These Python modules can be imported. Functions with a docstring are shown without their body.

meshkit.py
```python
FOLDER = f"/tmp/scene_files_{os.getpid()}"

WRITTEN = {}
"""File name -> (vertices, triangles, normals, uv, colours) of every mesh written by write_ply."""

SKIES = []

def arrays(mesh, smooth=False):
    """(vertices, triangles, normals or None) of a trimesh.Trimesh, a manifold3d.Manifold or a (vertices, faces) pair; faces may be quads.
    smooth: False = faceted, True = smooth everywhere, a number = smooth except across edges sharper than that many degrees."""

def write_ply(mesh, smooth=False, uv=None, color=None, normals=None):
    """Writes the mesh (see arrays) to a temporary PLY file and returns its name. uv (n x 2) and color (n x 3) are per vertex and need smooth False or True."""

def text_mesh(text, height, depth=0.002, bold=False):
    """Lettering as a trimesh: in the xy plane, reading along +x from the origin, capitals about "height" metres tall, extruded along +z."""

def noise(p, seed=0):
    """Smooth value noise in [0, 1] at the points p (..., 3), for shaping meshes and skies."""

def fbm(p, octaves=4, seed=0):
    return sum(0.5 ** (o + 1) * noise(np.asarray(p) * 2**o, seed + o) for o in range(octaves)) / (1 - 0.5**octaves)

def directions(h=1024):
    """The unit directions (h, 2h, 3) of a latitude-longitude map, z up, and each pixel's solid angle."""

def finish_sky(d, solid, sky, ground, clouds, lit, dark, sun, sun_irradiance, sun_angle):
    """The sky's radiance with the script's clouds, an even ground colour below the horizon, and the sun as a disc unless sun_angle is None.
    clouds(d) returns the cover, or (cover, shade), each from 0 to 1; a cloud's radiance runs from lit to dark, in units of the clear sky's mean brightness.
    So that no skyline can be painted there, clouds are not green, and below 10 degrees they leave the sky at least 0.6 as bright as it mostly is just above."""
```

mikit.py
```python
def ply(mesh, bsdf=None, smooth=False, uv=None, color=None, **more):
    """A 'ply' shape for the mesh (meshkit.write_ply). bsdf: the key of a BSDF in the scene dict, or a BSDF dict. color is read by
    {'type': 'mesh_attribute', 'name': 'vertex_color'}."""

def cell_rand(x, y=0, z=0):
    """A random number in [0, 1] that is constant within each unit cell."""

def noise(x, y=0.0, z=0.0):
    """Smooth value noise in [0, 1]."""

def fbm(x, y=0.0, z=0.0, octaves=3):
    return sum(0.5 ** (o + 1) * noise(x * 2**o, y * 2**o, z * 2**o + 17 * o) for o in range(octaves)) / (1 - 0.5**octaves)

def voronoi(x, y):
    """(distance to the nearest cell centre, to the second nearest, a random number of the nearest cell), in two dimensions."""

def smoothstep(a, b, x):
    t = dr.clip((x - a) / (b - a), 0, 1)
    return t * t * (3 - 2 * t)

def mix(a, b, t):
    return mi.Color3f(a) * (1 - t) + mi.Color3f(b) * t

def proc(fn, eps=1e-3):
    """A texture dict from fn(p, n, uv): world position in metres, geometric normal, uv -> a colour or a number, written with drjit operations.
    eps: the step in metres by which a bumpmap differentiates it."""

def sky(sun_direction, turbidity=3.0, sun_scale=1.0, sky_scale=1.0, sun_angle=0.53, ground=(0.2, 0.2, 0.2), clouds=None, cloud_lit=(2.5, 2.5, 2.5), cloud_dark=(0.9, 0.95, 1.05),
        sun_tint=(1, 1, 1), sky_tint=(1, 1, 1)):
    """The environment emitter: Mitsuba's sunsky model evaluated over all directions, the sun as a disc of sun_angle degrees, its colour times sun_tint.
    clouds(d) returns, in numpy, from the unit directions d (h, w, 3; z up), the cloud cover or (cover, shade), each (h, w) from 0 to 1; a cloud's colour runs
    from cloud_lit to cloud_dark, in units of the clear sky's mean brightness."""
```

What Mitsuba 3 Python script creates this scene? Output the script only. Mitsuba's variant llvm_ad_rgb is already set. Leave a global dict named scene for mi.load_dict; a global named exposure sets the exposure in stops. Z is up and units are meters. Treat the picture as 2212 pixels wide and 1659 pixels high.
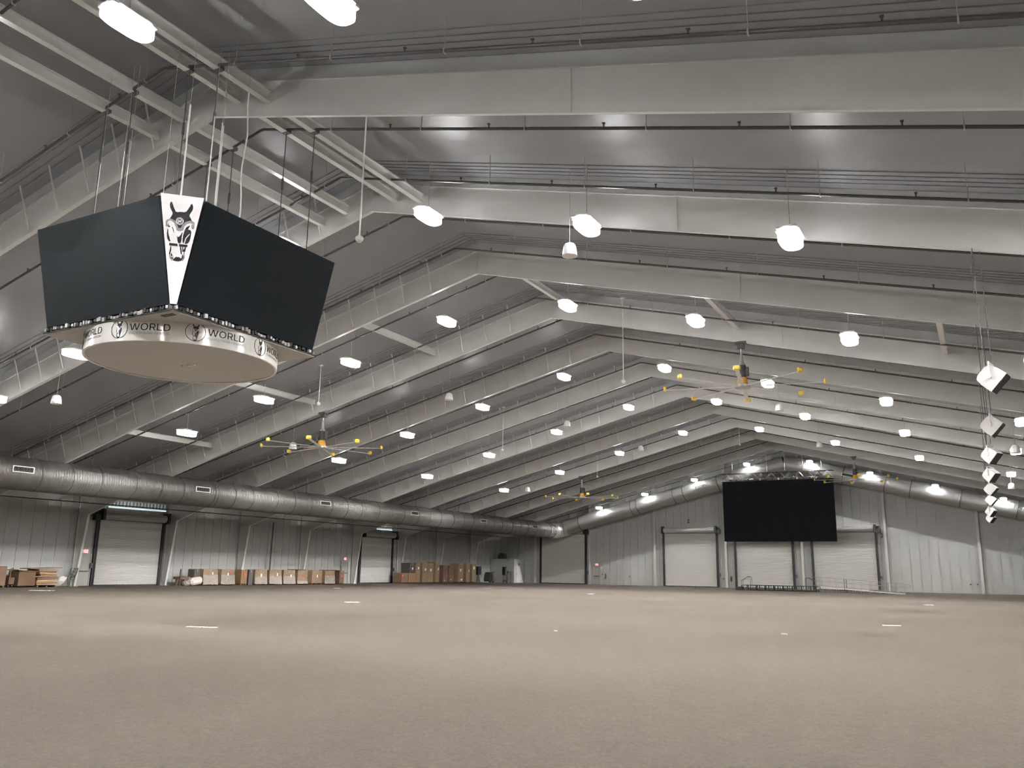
import math
import random
import numpy as np
import trimesh
import mitsuba as mi
import drjit as dr
import mikit
import meshkit
from shapely.geometry import Polygon, LineString, Point
from shapely.ops import unary_union

T = mi.ScalarTransform4f
random.seed(7)
rng = np.random.default_rng(7)
scene, labels = {"type": "scene"}, {}

# ---------------------------------------------------------------- camera, light, exposure
YAW, PITCH, ROLL, FPX = 0.5055, 0.2155, 0.0164, 1833.97
EYE = np.array([0.0, 0.0, 1.608])
_d = np.array([-math.sin(YAW) * math.cos(PITCH), math.cos(YAW) * math.cos(PITCH), math.sin(PITCH)])
_r = np.array([math.cos(YAW), math.sin(YAW), 0.0])
_u = np.cross(_r, _d)
_u = -math.sin(ROLL) * _r + math.cos(ROLL) * _u
scene["camera"] = {
    "type": "perspective", "fov_axis": "x", "fov": math.degrees(2 * math.atan(1106.0 / FPX)),
    "near_clip": 0.05, "far_clip": 400.0,
    "to_world": T().look_at(origin=EYE.tolist(), target=(EYE + _d).tolist(), up=_u.tolist()),
}
LAMP = (195.0, 193.5, 188.0)             # radiance of the lamps' lenses
BEAM = (305.0, 302.0, 292.0)          # intensity of a lamp's downward beam
WASH = (900.0, 885.0, 850.0)          # intensity of the outer lamps' beam towards the side wall
exposure = 0.0

# ---------------------------------------------------------------- dimensions of the hall (metres)
BAY = 7.62                            # frame spacing
F1 = 15.80                            # first frame in view
XR = -19.05                           # ridge
SL = 0.25                             # roof slope
XW, XWR = -56.5, 18.4                 # side walls
YEND, YREAR = 99.75, -22.0
RL_BOT, RL_TOP, RL_CEIL = 14.65, 15.74, 16.15   # heights at the ridge: rafter bottom, rafter top, ceiling
FRAMES = list(range(-4, 11))


def roof(x, rl):
    return rl - SL * abs(x - XR)


# ---------------------------------------------------------------- materials
def rgb(c):
    return {"type": "rgb", "value": [float(v) for v in c]}


def mat(name, d):
    scene["mat_" + name] = d


def paint(name, c, rough=0.5, spec=0.5, metallic=0.0, **k):
    base = c if isinstance(c, dict) else rgb(c)
    mat(name, {"type": "twosided", "bsdf": {"type": "principled", "base_color": base, "roughness": rough, "specular": spec, "metallic": metallic, **k}})


def carpet_fn(p, n, uv):
    f = mikit.fbm(p.x * 38.0, p.y * 38.0, 0.0, 2)
    g = mikit.noise(p.x * 0.55, p.y * 0.22)
    h = mikit.noise(p.x * 7.0, p.y * 7.0)
    v = 0.78 + 0.30 * f + 0.09 * g + 0.06 * h
    return mi.Color3f(0.0965, 0.0835, 0.0715) * v


def cardboard_fn(p, n, uv):
    v = 0.85 + 0.22 * mikit.fbm(p.x * 3, p.y * 3, p.z * 5, 2)
    return mi.Color3f(0.27, 0.19, 0.125) * v


def cardboard_dark_fn(p, n, uv):
    v = 0.8 + 0.3 * mikit.fbm(p.x * 3, p.y * 3, p.z * 5, 2)
    return mi.Color3f(0.17, 0.105, 0.075) * v


def wrap_fn(p, n, uv):
    v = mikit.fbm(p.x * 2.5, p.y * 4, p.z * 6, 3)
    return mikit.mix((0.25, 0.21, 0.18), (0.32, 0.28, 0.25), mikit.smoothstep(0.1, 0.9, v))


def galvanized_fn(p, n, uv):
    v = 0.80 + 0.25 * mikit.fbm(p.x * 1.5, p.y * 1.5, p.z * 1.5, 2)
    return mi.Color3f(0.185, 0.176, 0.163) * v


def liner_fn(p, n, uv):
    v = 0.95 + 0.10 * mikit.fbm(p.x * 0.5, p.y * 0.9, 0.0, 2)
    return mi.Color3f(0.192, 0.198, 0.211) * v


mat("carpet", {"type": "twosided", "bsdf": {"type": "diffuse", "reflectance": mikit.proc(carpet_fn)}})
paint("liner", mikit.proc(liner_fn), 0.42, 0.5)
paint("steel", (0.58, 0.572, 0.545), 0.36, 0.5)
paint("wall", (0.335, 0.335, 0.322), 0.5, 0.4)
paint("closure", (0.46, 0.47, 0.48), 0.5, 0.4)
paint("curtain", (0.43, 0.41, 0.385), 0.5, 0.4)
paint("white", (0.80, 0.78, 0.76), 0.35, 0.5)
paint("pennant", (0.92, 0.90, 0.91), 0.4, 0.5)
paint("gloss_white", (0.80, 0.77, 0.72), 0.16, 0.6, clearcoat=0.6, clearcoat_gloss=0.9)
paint("panel_grey", (0.36, 0.34, 0.32), 0.55, 0.4)
paint("black", (0.012, 0.012, 0.013), 0.45, 0.4)
paint("screen", (0.0065, 0.0085, 0.0105), 0.75, 0.08)
paint("screen_edge", (0.016, 0.017, 0.018), 0.5, 0.4)
paint("print_black", (0.008, 0.008, 0.009), 0.5, 0.3)
paint("print_grey", (0.38, 0.37, 0.38), 0.5, 0.3)
paint("pipe", (0.045, 0.043, 0.043), 0.5, 0.4)
paint("dark_metal", (0.05, 0.05, 0.052), 0.45, 0.5)
paint("duct", mikit.proc(galvanized_fn), 0.50, 0.5, metallic=0.85)
paint("duct_bright", (0.36, 0.35, 0.33), 0.56, 0.5, metallic=0.85)
paint("duct_shiny", (0.70, 0.68, 0.65), 0.22, 0.5, metallic=0.95)
paint("chrome", (0.62, 0.61, 0.60), 0.25, 0.5, metallic=0.9)
paint("rail_steel", (0.30, 0.29, 0.275), 0.4, 0.5, metallic=0.6)
paint("silver", (0.55, 0.54, 0.52), 0.32, 0.5, metallic=0.6)
paint("blade", (0.80, 0.79, 0.76), 0.3, 0.5)
paint("yellow", (0.88, 0.60, 0.06), 0.45, 0.5)
paint("orange", (0.80, 0.36, 0.04), 0.4, 0.5)
paint("cardboard", mikit.proc(cardboard_fn), 0.8, 0.2)
paint("cardboard_dark", mikit.proc(cardboard_dark_fn), 0.8, 0.2)
paint("cardboard_orange", (0.25, 0.15, 0.085), 0.8, 0.2)
paint("wrap", mikit.proc(wrap_fn), 0.28, 0.6)
paint("film_white", (0.72, 0.66, 0.60), 0.35, 0.5)
paint("wood", (0.13, 0.075, 0.045), 0.75, 0.3)
paint("wood_light", (0.42, 0.27, 0.15), 0.75, 0.3)
paint("label_white", (0.85, 0.82, 0.78), 0.6, 0.3)
paint("label_red", (0.72, 0.10, 0.07), 0.6, 0.3)
paint("red", (0.06, 0.02, 0.018), 0.4, 0.5)
paint("door_grey", (0.33, 0.32, 0.30), 0.5, 0.4)
paint("machine", (0.045, 0.05, 0.048), 0.5, 0.4)
paint("lamp_body", (0.55, 0.54, 0.52), 0.4, 0.5)
paint("louver", (0.02, 0.02, 0.02), 0.6, 0.3)
paint("plum", (0.075, 0.066, 0.065), 0.7, 0.2)
paint("lens", (0.9, 0.9, 0.88), 0.5, 0.3)


# ---------------------------------------------------------------- helpers
def box(cx, cy, cz, sx, sy, sz):
    return trimesh.creation.box((sx, sy, sz), trimesh.transformations.translation_matrix((cx, cy, cz)))


def box2(x0, x1, y0, y1, z0, z1):
    return box((x0 + x1) / 2, (y0 + y1) / 2, (z0 + z1) / 2, abs(x1 - x0), abs(y1 - y0), abs(z1 - z0))


def chamfer_box(sx, sy, sz, c):
    pts = []
    for a in (-1, 1):
        for b in (-1, 1):
            for d in (-1, 1):
                pts += [(a * (sx / 2 - c), b * (sy / 2 - c), d * sz / 2), (a * (sx / 2 - c), b * sy / 2, d * (sz / 2 - c)), (a * sx / 2, b * (sy / 2 - c), d * (sz / 2 - c))]
    return trimesh.convex.convex_hull(np.array(pts))


def cyl(p0, p1, r, n=10):
    return trimesh.creation.cylinder(r, segment=[p0, p1], sections=n)


def tube(points, r, n=8):
    p = np.asarray(points, float)
    t = np.gradient(p, axis=0)
    t /= np.linalg.norm(t, axis=1, keepdims=True) + 1e-12
    ref = np.array([0, 0, 1.0]) if abs(t[:, 2]).max() < 0.92 else np.array([0.31, 0.95, 0.05])
    a = np.cross(t, ref)
    a /= np.linalg.norm(a, axis=1, keepdims=True) + 1e-12
    b = np.cross(t, a)
    ang = np.arange(n) * 2 * np.pi / n
    rr = np.broadcast_to(r, (len(p),))
    v = p[:, None] + rr[:, None, None] * (np.cos(ang)[None, :, None] * a[:, None] + np.sin(ang)[None, :, None] * b[:, None])
    f = []
    for i in range(len(p) - 1):
        for j in range(n):
            k = (j + 1) % n
            f += [(i * n + j, i * n + k, (i + 1) * n + k), (i * n + j, (i + 1) * n + k, (i + 1) * n + j)]
    c0, c1 = len(p) * n, len(p) * n + 1
    for j in range(n):
        k = (j + 1) % n
        f += [(c0, k, j), (c1, (len(p) - 1) * n + j, (len(p) - 1) * n + k)]
    return trimesh.Trimesh(np.vstack([v.reshape(-1, 3), p[:1], p[-1:]]), np.array(f), process=False)


def lathe(profile, n=24):
    """profile: (r, z) pairs, about the z axis."""
    return trimesh.creation.revolve(np.array(profile, float), sections=n)


def bar(p0, p1, w, h, side=(0, 1, 0)):
    """A straight bar of section w (along side) x h."""
    p0, p1 = np.array(p0, float), np.array(p1, float)
    t = (p1 - p0) / np.linalg.norm(p1 - p0)
    s = np.array(side, float)
    s = s - t * (s @ t)
    s /= np.linalg.norm(s)
    u = np.cross(t, s)
    v = np.array([p + a * s * w / 2 + b * u * h / 2 for p in (p0, p1) for a in (-1, 1) for b in (-1, 1)])
    return trimesh.convex.convex_hull(v)


def prism_xz(pts, y0, y1):
    """A polygon in x, z extruded from y0 to y1."""
    m = trimesh.creation.extrude_polygon(Polygon(pts), abs(y1 - y0), engine="earcut")
    v = m.vertices.copy()
    m.vertices = np.stack([v[:, 0], max(y0, y1) - v[:, 2], v[:, 1]], 1)
    return m


def prism_yz(pts, x0, x1):
    m = trimesh.creation.extrude_polygon(Polygon(pts), abs(x1 - x0), engine="earcut")
    v = m.vertices.copy()
    m.vertices = np.stack([min(x0, x1) + v[:, 2], v[:, 0], v[:, 1]], 1)
    return m


def join(ms):
    return trimesh.util.concatenate(ms)


def numbered(key):
    if key not in used:
        used.add(key)
        return key
    n = 1
    while f"{key}_{n:03d}" in used:
        n += 1
    used.add(f"{key}_{n:03d}")
    return f"{key}_{n:03d}"


used = set()
counters = {}


def fast_number(key):
    n = counters.get(key, 0)
    counters[key] = n + 1
    k = key if n == 0 else f"{key}_{n:03d}"
    used.add(k)
    return k


def thing(name, label, cat, group=None):
    key = fast_number(name)
    labels[key] = {"label": label, "category": cat}
    if group:
        labels[key]["group"] = group
    return key


def shape(m, mt, smooth=False, emit=None):
    s = mikit.ply(m, "mat_" + mt, smooth=smooth)
    if emit:
        s["emitter"] = {"type": "area", "radiance": rgb(emit)}
    return s


def put(shape_dict, parent, name, to_world=None, label=None, kind=None):
    key = fast_number(parent + "__" + name)
    scene[key] = {**shape_dict, **({"to_world": to_world} if to_world is not None else {})}
    e = {}
    if label:
        e["label"] = label
    if kind:
        e["kind"] = kind
    if e:
        labels[key] = e
    return key


def part(parent, name, m, mt, smooth=False, label=None, kind=None, emit=None):
    return put(shape(m, mt, smooth, emit), parent, name, None, label, kind)


def whole(name, m, mt, label, cat, group=None, smooth=False):
    key = thing(name, label, cat, group)
    scene[key] = shape(m, mt, smooth)
    return key


def struct(name, m, mt, label=None, smooth=False):
    used.add(name)
    scene[name] = shape(m, mt, smooth)
    labels[name] = {"kind": "structure", **({"label": label} if label else {})}
    return name


ORD = ["first", "second", "third", "fourth", "fifth", "sixth", "seventh", "eighth", "ninth", "tenth", "eleventh", "twelfth", "thirteenth", "fourteenth", "fifteenth", "sixteenth",
       "seventeenth", "eighteenth", "nineteenth", "twentieth", "twenty-first", "twenty-second", "twenty-third", "twenty-fourth", "twenty-fifth"]

# ---------------------------------------------------------------- the setting
struct("floor", box2(XW - 0.6, XWR + 0.6, YREAR - 0.6, YEND + 0.6, -0.2, 0.0), "carpet", "wide brown grey carpet floor of the empty hall")
struct("wall_left", box2(XW - 0.25, XW, YREAR, YEND, 0, 7.2), "wall", "low white side wall behind the columns and the stored cartons")
struct("wall_right", box2(XWR, XWR + 0.25, YREAR, YEND, 0, 7.2), "wall")
gable = [(XW, 0), (XWR, 0), (XWR, roof(XWR, 16.5)), (XR, 16.5), (XW, roof(XW, 16.5))]
struct("wall_end", prism_xz(gable, YEND, YEND + 0.25), "wall", "white ribbed gable wall with the big screen and roller doors")
struct("wall_rear", prism_xz(gable, YREAR - 0.25, YREAR), "wall")
for key, xe in (("ceiling", XW - 0.2), ("ceiling_001", XWR + 0.2)):
    cp = [(xe, roof(xe, RL_CEIL)), (XR, RL_CEIL), (XR, RL_CEIL + 0.25), (xe, roof(xe, RL_CEIL + 0.25))]
    struct(key, prism_xz(cp, YREAR - 0.3, YEND + 0.3), "liner", "smooth grey ceiling liner of the " + ("left" if key == "ceiling" else "right") + " roof slope")

# ribbed liner panels of the gable wall and the left wall
PW = 0.914
x = XW + 0.02
while x < XWR - 0.1:
    xa, xb = x, min(x + PW, XWR - 0.02)
    xs = [xa, xb] if not (xa < XR < xb) else [xa, XR, xb]
    top = [(q, roof(q, RL_CEIL - 0.02)) for q in xs]
    m = join([prism_xz([(xa + 0.008, 0.01), (xb - 0.008, 0.01)] + [(min(max(q, xa + 0.008), xb - 0.008), z) for q, z in top[::-1]], YEND - 0.03, YEND - 0.004),
              prism_xz([(xb - 0.06, 0.01), (xb - 0.012, 0.01), (xb - 0.012, roof(xb, RL_CEIL - 0.04)), (xb - 0.06, roof(xb, RL_CEIL - 0.04))], YEND - 0.062, YEND - 0.03)])
    part("wall_end", "panel", m, "wall")
    x += PW
pan = shape(join([box2(XW + 0.004, XW + 0.03, 0.008, PW - 0.008, 0.01, 6.7), box2(XW + 0.03, XW + 0.06, PW - 0.06, PW - 0.012, 0.01, 6.7)]), "wall")
y = 8.0
while y < YEND - PW:
    put(pan, "wall_left", "panel", T().translate([0, y, 0]))
    y += PW

# ceiling: ribbed liner strips on the near side of every frame
strip = []
for k in range(4):
    yy = -1.28 + k * 0.27
    strip.append((yy, yy + 0.20))
for n in FRAMES:
    yf = F1 + n * BAY
    for s in (0, 1):
        for a, b in strip:
            x0, x1 = (XW + 0.3, XR - 0.03) if s == 0 else (XR + 0.03, XWR - 0.3)
            if n not in (-4, -3):
                key = "rib%d%.2f" % (s, a)
                if key not in counters:
                    scene_key = shape(prism_xz([(x0, roof(x0, RL_CEIL - 0.03)), (x1, roof(x1, RL_CEIL - 0.03)), (x1, roof(x1, RL_CEIL + 0.01)), (x0, roof(x0, RL_CEIL + 0.01))], a, b), "liner")
                    counters[key] = scene_key
                put(counters[key], ("ceiling", "ceiling_001")[s], "liner_rib", T().translate([0, yf, 0]))

# ---------------------------------------------------------------- portal frames
KNEE_L, KNEE_R = -55.35, XR * 2 + 55.35
TW, FW, FT = 0.024, 0.17, 0.03


def half_frame(s):
    """s = -1 left, 1 right; returns the meshes rafter, column at y = 0."""
    def X(d):
        return XR + s * d
    dk, db, do = XR - KNEE_L, XR + 55.98, XR + 56.38   # knee, column foot inner, outer
    bot = [(0, 14.65), (22.0, 14.65 - 5.5 - 0.08), (34.0, 5.69), (dk, 4.94)]
    top = [(0, RL_TOP), (do, RL_TOP - SL * do)]
    web = [(X(d), z) for d, z in bot] + [(X(do), 4.94), (X(do), top[1][1])] + [(X(0), RL_TOP)]
    rafter = [prism_xz(web if s < 0 else web[::-1], -TW / 2, TW / 2)]
    for (d0, z0), (d1, z1) in zip(bot[:-1], bot[1:]):
        rafter.append(bar((X(d0), 0, z0), (X(d1), 0, z1), FW if s < 0 else 0.10, FT))
    rafter.append(bar((X(0), 0, RL_TOP), (X(do), 0, top[1][1]), 0.12, FT))
    for d in (11.7, 30.0):
        rafter.append(bar((X(d), 0, roof(X(d), RL_BOT - 0.03 - 0.25 * (d > 20))), (X(d), 0, roof(X(d), RL_TOP)), 0.07, 0.05))
    rafter.append(bar((X(0.0), 0, RL_BOT), (X(0.0), 0, RL_TOP), 0.07, 0.03))
    col = [prism_xz([(X(dk), 4.94), (X(db), 0.02), (X(do), 0.02), (X(do), 4.94)], -TW / 2, TW / 2),
           bar((X(dk), 0, 4.94), (X(db), 0, 0.03), FW, FT), bar((X(do), 0, top[1][1]), (X(do), 0, 0.03), FW, FT),
           bar((X(dk), 0, 4.94), (X(do), 0, 4.94), FW - 0.02, 0.03), box2(X(db) - 0.12, X(do) + 0.12, -0.18, 0.18, 0.0, 0.03) if s > 0 else box2(X(do) - 0.1, X(db) + 0.12, -0.18, 0.18, 0.0, 0.03)]
    strip = prism_xz([(X(0), RL_TOP + 0.02), (X(do), roof(X(do), RL_TOP + 0.02)), (X(do), roof(X(do), RL_CEIL - 0.01)), (X(0), RL_CEIL - 0.01)][::s], -0.058, 0.058)
    return join(rafter), join(col), strip


hf = {s: [shape(m, mt) for m, mt in zip(half_frame(s), ("steel", "steel", "closure"))] for s in (-1, 1)}
brace_shapes = []
for k in range(23):
    d = 2.4 + 1.51 * k
    xx = XR - d
    brace_shapes.append(shape(bar((xx, -0.62, roof(xx, RL_CEIL - 0.04)), (xx, -0.12, roof(xx, RL_BOT + 0.06) - (0.10 * max(0, d - 22) / 12)), 0.055, 0.03, (1, 0, 0)), "steel"))
for n in FRAMES:
    if n >= 0:
        lab = f"white steel portal frame with tapered columns, {ORD[n]} in view counted from the camera"
    else:
        lab = f"white steel portal frame outside the picture, {ORD[-n - 1]} behind the first one in view"
    t = thing("portal_frame", lab, "steel frame", "portal frames along the hall")
    w = T().translate([0, F1 + n * BAY, 0])
    for s in (-1, 1):
        put(hf[s][0], t, "rafter", w)
        put(hf[s][1], t, "column", w)
        put(hf[s][2], t, "closure_strip", w, label="grey closure strip between rafter and ceiling")
    if n >= -1:
        for b in brace_shapes:
            put(b, t, "flange_brace", w)

# struts along the ridge that carry the scoreboard, and the braced bay
def i_beam(x, y0, y1, z, h, w):
    return join([box2(x - 0.02, x + 0.02, y0, y1, z - h / 2, z + h / 2), box2(x - w / 2, x + w / 2, y0, y1, z - h / 2, z - h / 2 + 0.03), box2(x - w / 2, x + w / 2, y0, y1, z + h / 2 - 0.03, z + h / 2)])


names4 = ["outer left", "inner left", "inner right", "outer right"]
for i, dx in enumerate((-2.36, -1.21, 1.08, 2.25)):
    for n, bayname in ((-1, "nearest bay above the scoreboard"), (0, "bay behind the scoreboard cables")):
        y0 = F1 + n * BAY + 0.05
        z = roof(XR + dx, 15.22)
        whole("support_beam", i_beam(XR + dx, y0, y0 + BAY - 0.1, z, 0.34, 0.2), "steel", f"white steel beam along the ridge, {names4[i]} one in the {bayname}", "beam")
for i, dx in enumerate((-24.6, -16.0, -7.3, 1.2, 9.75, 18.25)):
    x = XR + dx
    y0 = F1 + 2 * BAY + 0.05
    whole("eave_strut", i_beam(x, y0, y0 + BAY - 0.1, roof(x, 15.35), 0.3, 0.2), "steel", f"white strut between the third and fourth frame, {ORD[i]} from the left", "beam")

# ---------------------------------------------------------------- end wall: columns, roller doors, exit door
for i, x in enumerate((-51.19, -43.57, -35.04, -26.47, -17.97, -9.36, -0.66, 7.9)):
    m = join([box2(x - 0.13, x + 0.13, YEND - 0.34, YEND - 0.31, 0.0, roof(x, RL_CEIL) - 0.05), box2(x - 0.015, x + 0.015, YEND - 0.33, YEND - 0.07, 0.0, roof(x, RL_CEIL) - 0.05),
              box2(x - 0.13, x + 0.13, YEND - 0.10, YEND - 0.07, 0.0, roof(x, RL_CEIL) - 0.05)])
    whole("wind_column", m, "curtain", f"slim white column standing at the gable wall, {ORD[i]} from the left corner", "column")


def slats(w, h, pitch=0.16, depth=0.014):
    """A slatted door curtain in the plane y = 0 facing -y, x from 0 to w."""
    n = int(h / pitch)
    pts = [(0.03, 0.02)]
    for k in range(n):
        z = 0.02 + k * (h - 0.02) / n
        dz = (h - 0.02) / n
        pts += [(-depth * 0.2, z + 0.01), (-depth, z + dz * 0.3), (-depth, z + dz * 0.75), (-depth * 0.2, z + dz - 0.01)]
    pts += [(0.03, h)]
    return prism_yz(pts, 0, w)


def roller_door(n, w, h, hood_d, place, motor_right, label):
    """Roller door seen from -y, x from 0 to w; place is its transform."""
    key = f"door_{n}"
    used.add(key)
    labels[key] = {"kind": "structure", "label": label}
    put(shape(slats(w, h), "curtain"), key, "curtain", place)
    for s, x0 in ((0, -0.24), (1, w)):
        put(shape(join([box2(x0, x0 + 0.24, -0.13, -0.02, 0, h + 0.2), box2(x0 + (0.16 if s == 0 else 0), x0 + (0.24 if s == 0 else 0.08), -0.16, -0.05, 0, h + 0.2)]), "black"), key, "guide_rail", place, label="black guide rail")
    hood = []
    a = np.linspace(0, 2 * np.pi, 17)[:-1]
    hood = prism_yz([(-0.06 - hood_d / 2 + hood_d / 2 * math.cos(t), h + hood_d / 2 + hood_d / 2 * math.sin(t)) for t in a], 0.05, w - 0.05)
    put(shape(hood, "panel_light", 40), key, "hood", place, label="grey roll hood")
    for x0 in (-0.2, w):
        put(shape(box2(x0, x0 + 0.2, -hood_d - 0.1, -0.02, h - 0.05, h + hood_d + 0.15), "black"), key, "end_plate", place, label="black end plate of the roll")
    xm = w + 0.2 if motor_right else -0.65
    put(shape(join([box2(xm, xm + 0.42, -0.5, -0.12, h - 0.1, h + 0.35), cyl((xm + 0.2, -0.3, h + 0.35), (xm + 0.2, -0.3, h + 0.62), 0.13, 12)]), "black"), key, "motor", place, label="black door motor")
    xs = w + 0.27 if motor_right else -0.42
    put(shape(box2(xs, xs + 0.16, -0.2, -0.06, 1.25, 1.6), "dark_metal"), key, "control_box", place)
    put(shape(box2(0, w, -0.03, 0.03, 0.0, 0.09), "black"), key, "bottom_bar", place, label="black rubber bottom bar")


paint("panel_light", (0.30, 0.29, 0.27), 0.45, 0.4)
for n, x0, x1, lab in ((1, -50.35, -44.25, "white roller door in the gable wall by the left corner"), (2, -33.85, -27.62, "white roller door in the gable wall left of the big screen"),
                       (3, -25.28, -19.1, "white roller door in the gable wall right below the big screen"), (4, -16.8, -10.42, "white roller door in the gable wall right of the big screen")):
    roller_door(n, x1 - x0, 6.2, 0.62, T().translate([x0, YEND - 0.1, 0]), True, lab)
for n, y0, y1, lab in ((5, 40.28, 45.75, "white roller door in the left wall, the nearer of the two"), (6, 70.35, 75.6, "white roller door in the left wall, the farther of the two")):
    # facing +x: local x runs along +y, local -y along +x
    roller_door(n, y1 - y0, 4.72, 0.6, T([[0, -1, 0, XW + 0.1], [1, 0, 0, y0], [0, 0, 1, 0], [0, 0, 0, 1]]), n == 6, lab)


def man_door(n, place, label):
    key = f"door_{n}"
    used.add(key)
    labels[key] = {"kind": "structure", "label": label}
    put(shape(join([box2(-0.52, -0.46, -0.12, 0.0, 0, 2.2), box2(0.46, 0.52, -0.12, 0.0, 0, 2.2), box2(-0.52, 0.52, -0.12, 0.0, 2.14, 2.22)]), "door_grey"), key, "frame", place)
    put(shape(box2(-0.455, 0.455, -0.07, -0.02, 0.02, 2.135), "panel_light"), key, "leaf", place)
    put(shape(join([box2(-0.36, 0.36, -0.13, -0.08, 1.0, 1.07)]), "dark_metal"), key, "push_bar", place)


LW = lambda y: T([[0, -1, 0, XW + 0.07], [1, 0, 0, y], [0, 0, 1, 0], [0, 0, 0, 1]])
EW = lambda x: T().translate([x, YEND - 0.07, 0])
man_door(7, LW(39.45), "grey personnel door beside the nearer roller door")
man_door(8, LW(67.95), "grey personnel door behind the last wrapped carton")
man_door(9, EW(-42.67), "grey personnel door in the gable wall under the red exit sign")
txt = meshkit.text_mesh("EXIT", 0.13, 0.006, True)
txt.apply_translation([-txt.bounds.mean(0)[0], -txt.bounds.mean(0)[1], 0])
tv = txt.vertices.copy()
txt.vertices = np.stack([tv[:, 0], -0.105 - tv[:, 2], 2.42 + tv[:, 1]], 1)
for place, lab in ((LW(39.45), "red lit exit sign beside the nearer roller door on the left wall"), (LW(67.95), "red lit exit sign above the far end of the row of wrapped cartons"),
                   (EW(-42.67), "red lit exit sign over the grey door in the gable wall")):
    t = thing("exit_sign", lab, "exit sign")
    put(shape(box2(-0.19, 0.19, -0.085, -0.005, 2.29, 2.55), "white"), t, "housing", place)
    put(shape(box2(-0.17, 0.17, -0.103, -0.086, 2.31, 2.53), "white", emit=(1.7, 0.09, 0.14)), t, "face", place, label="glowing red face")
    put(shape(txt, "white", emit=(2.2, 0.35, 0.4)), t, "lettering", place, label="the word EXIT")

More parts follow.
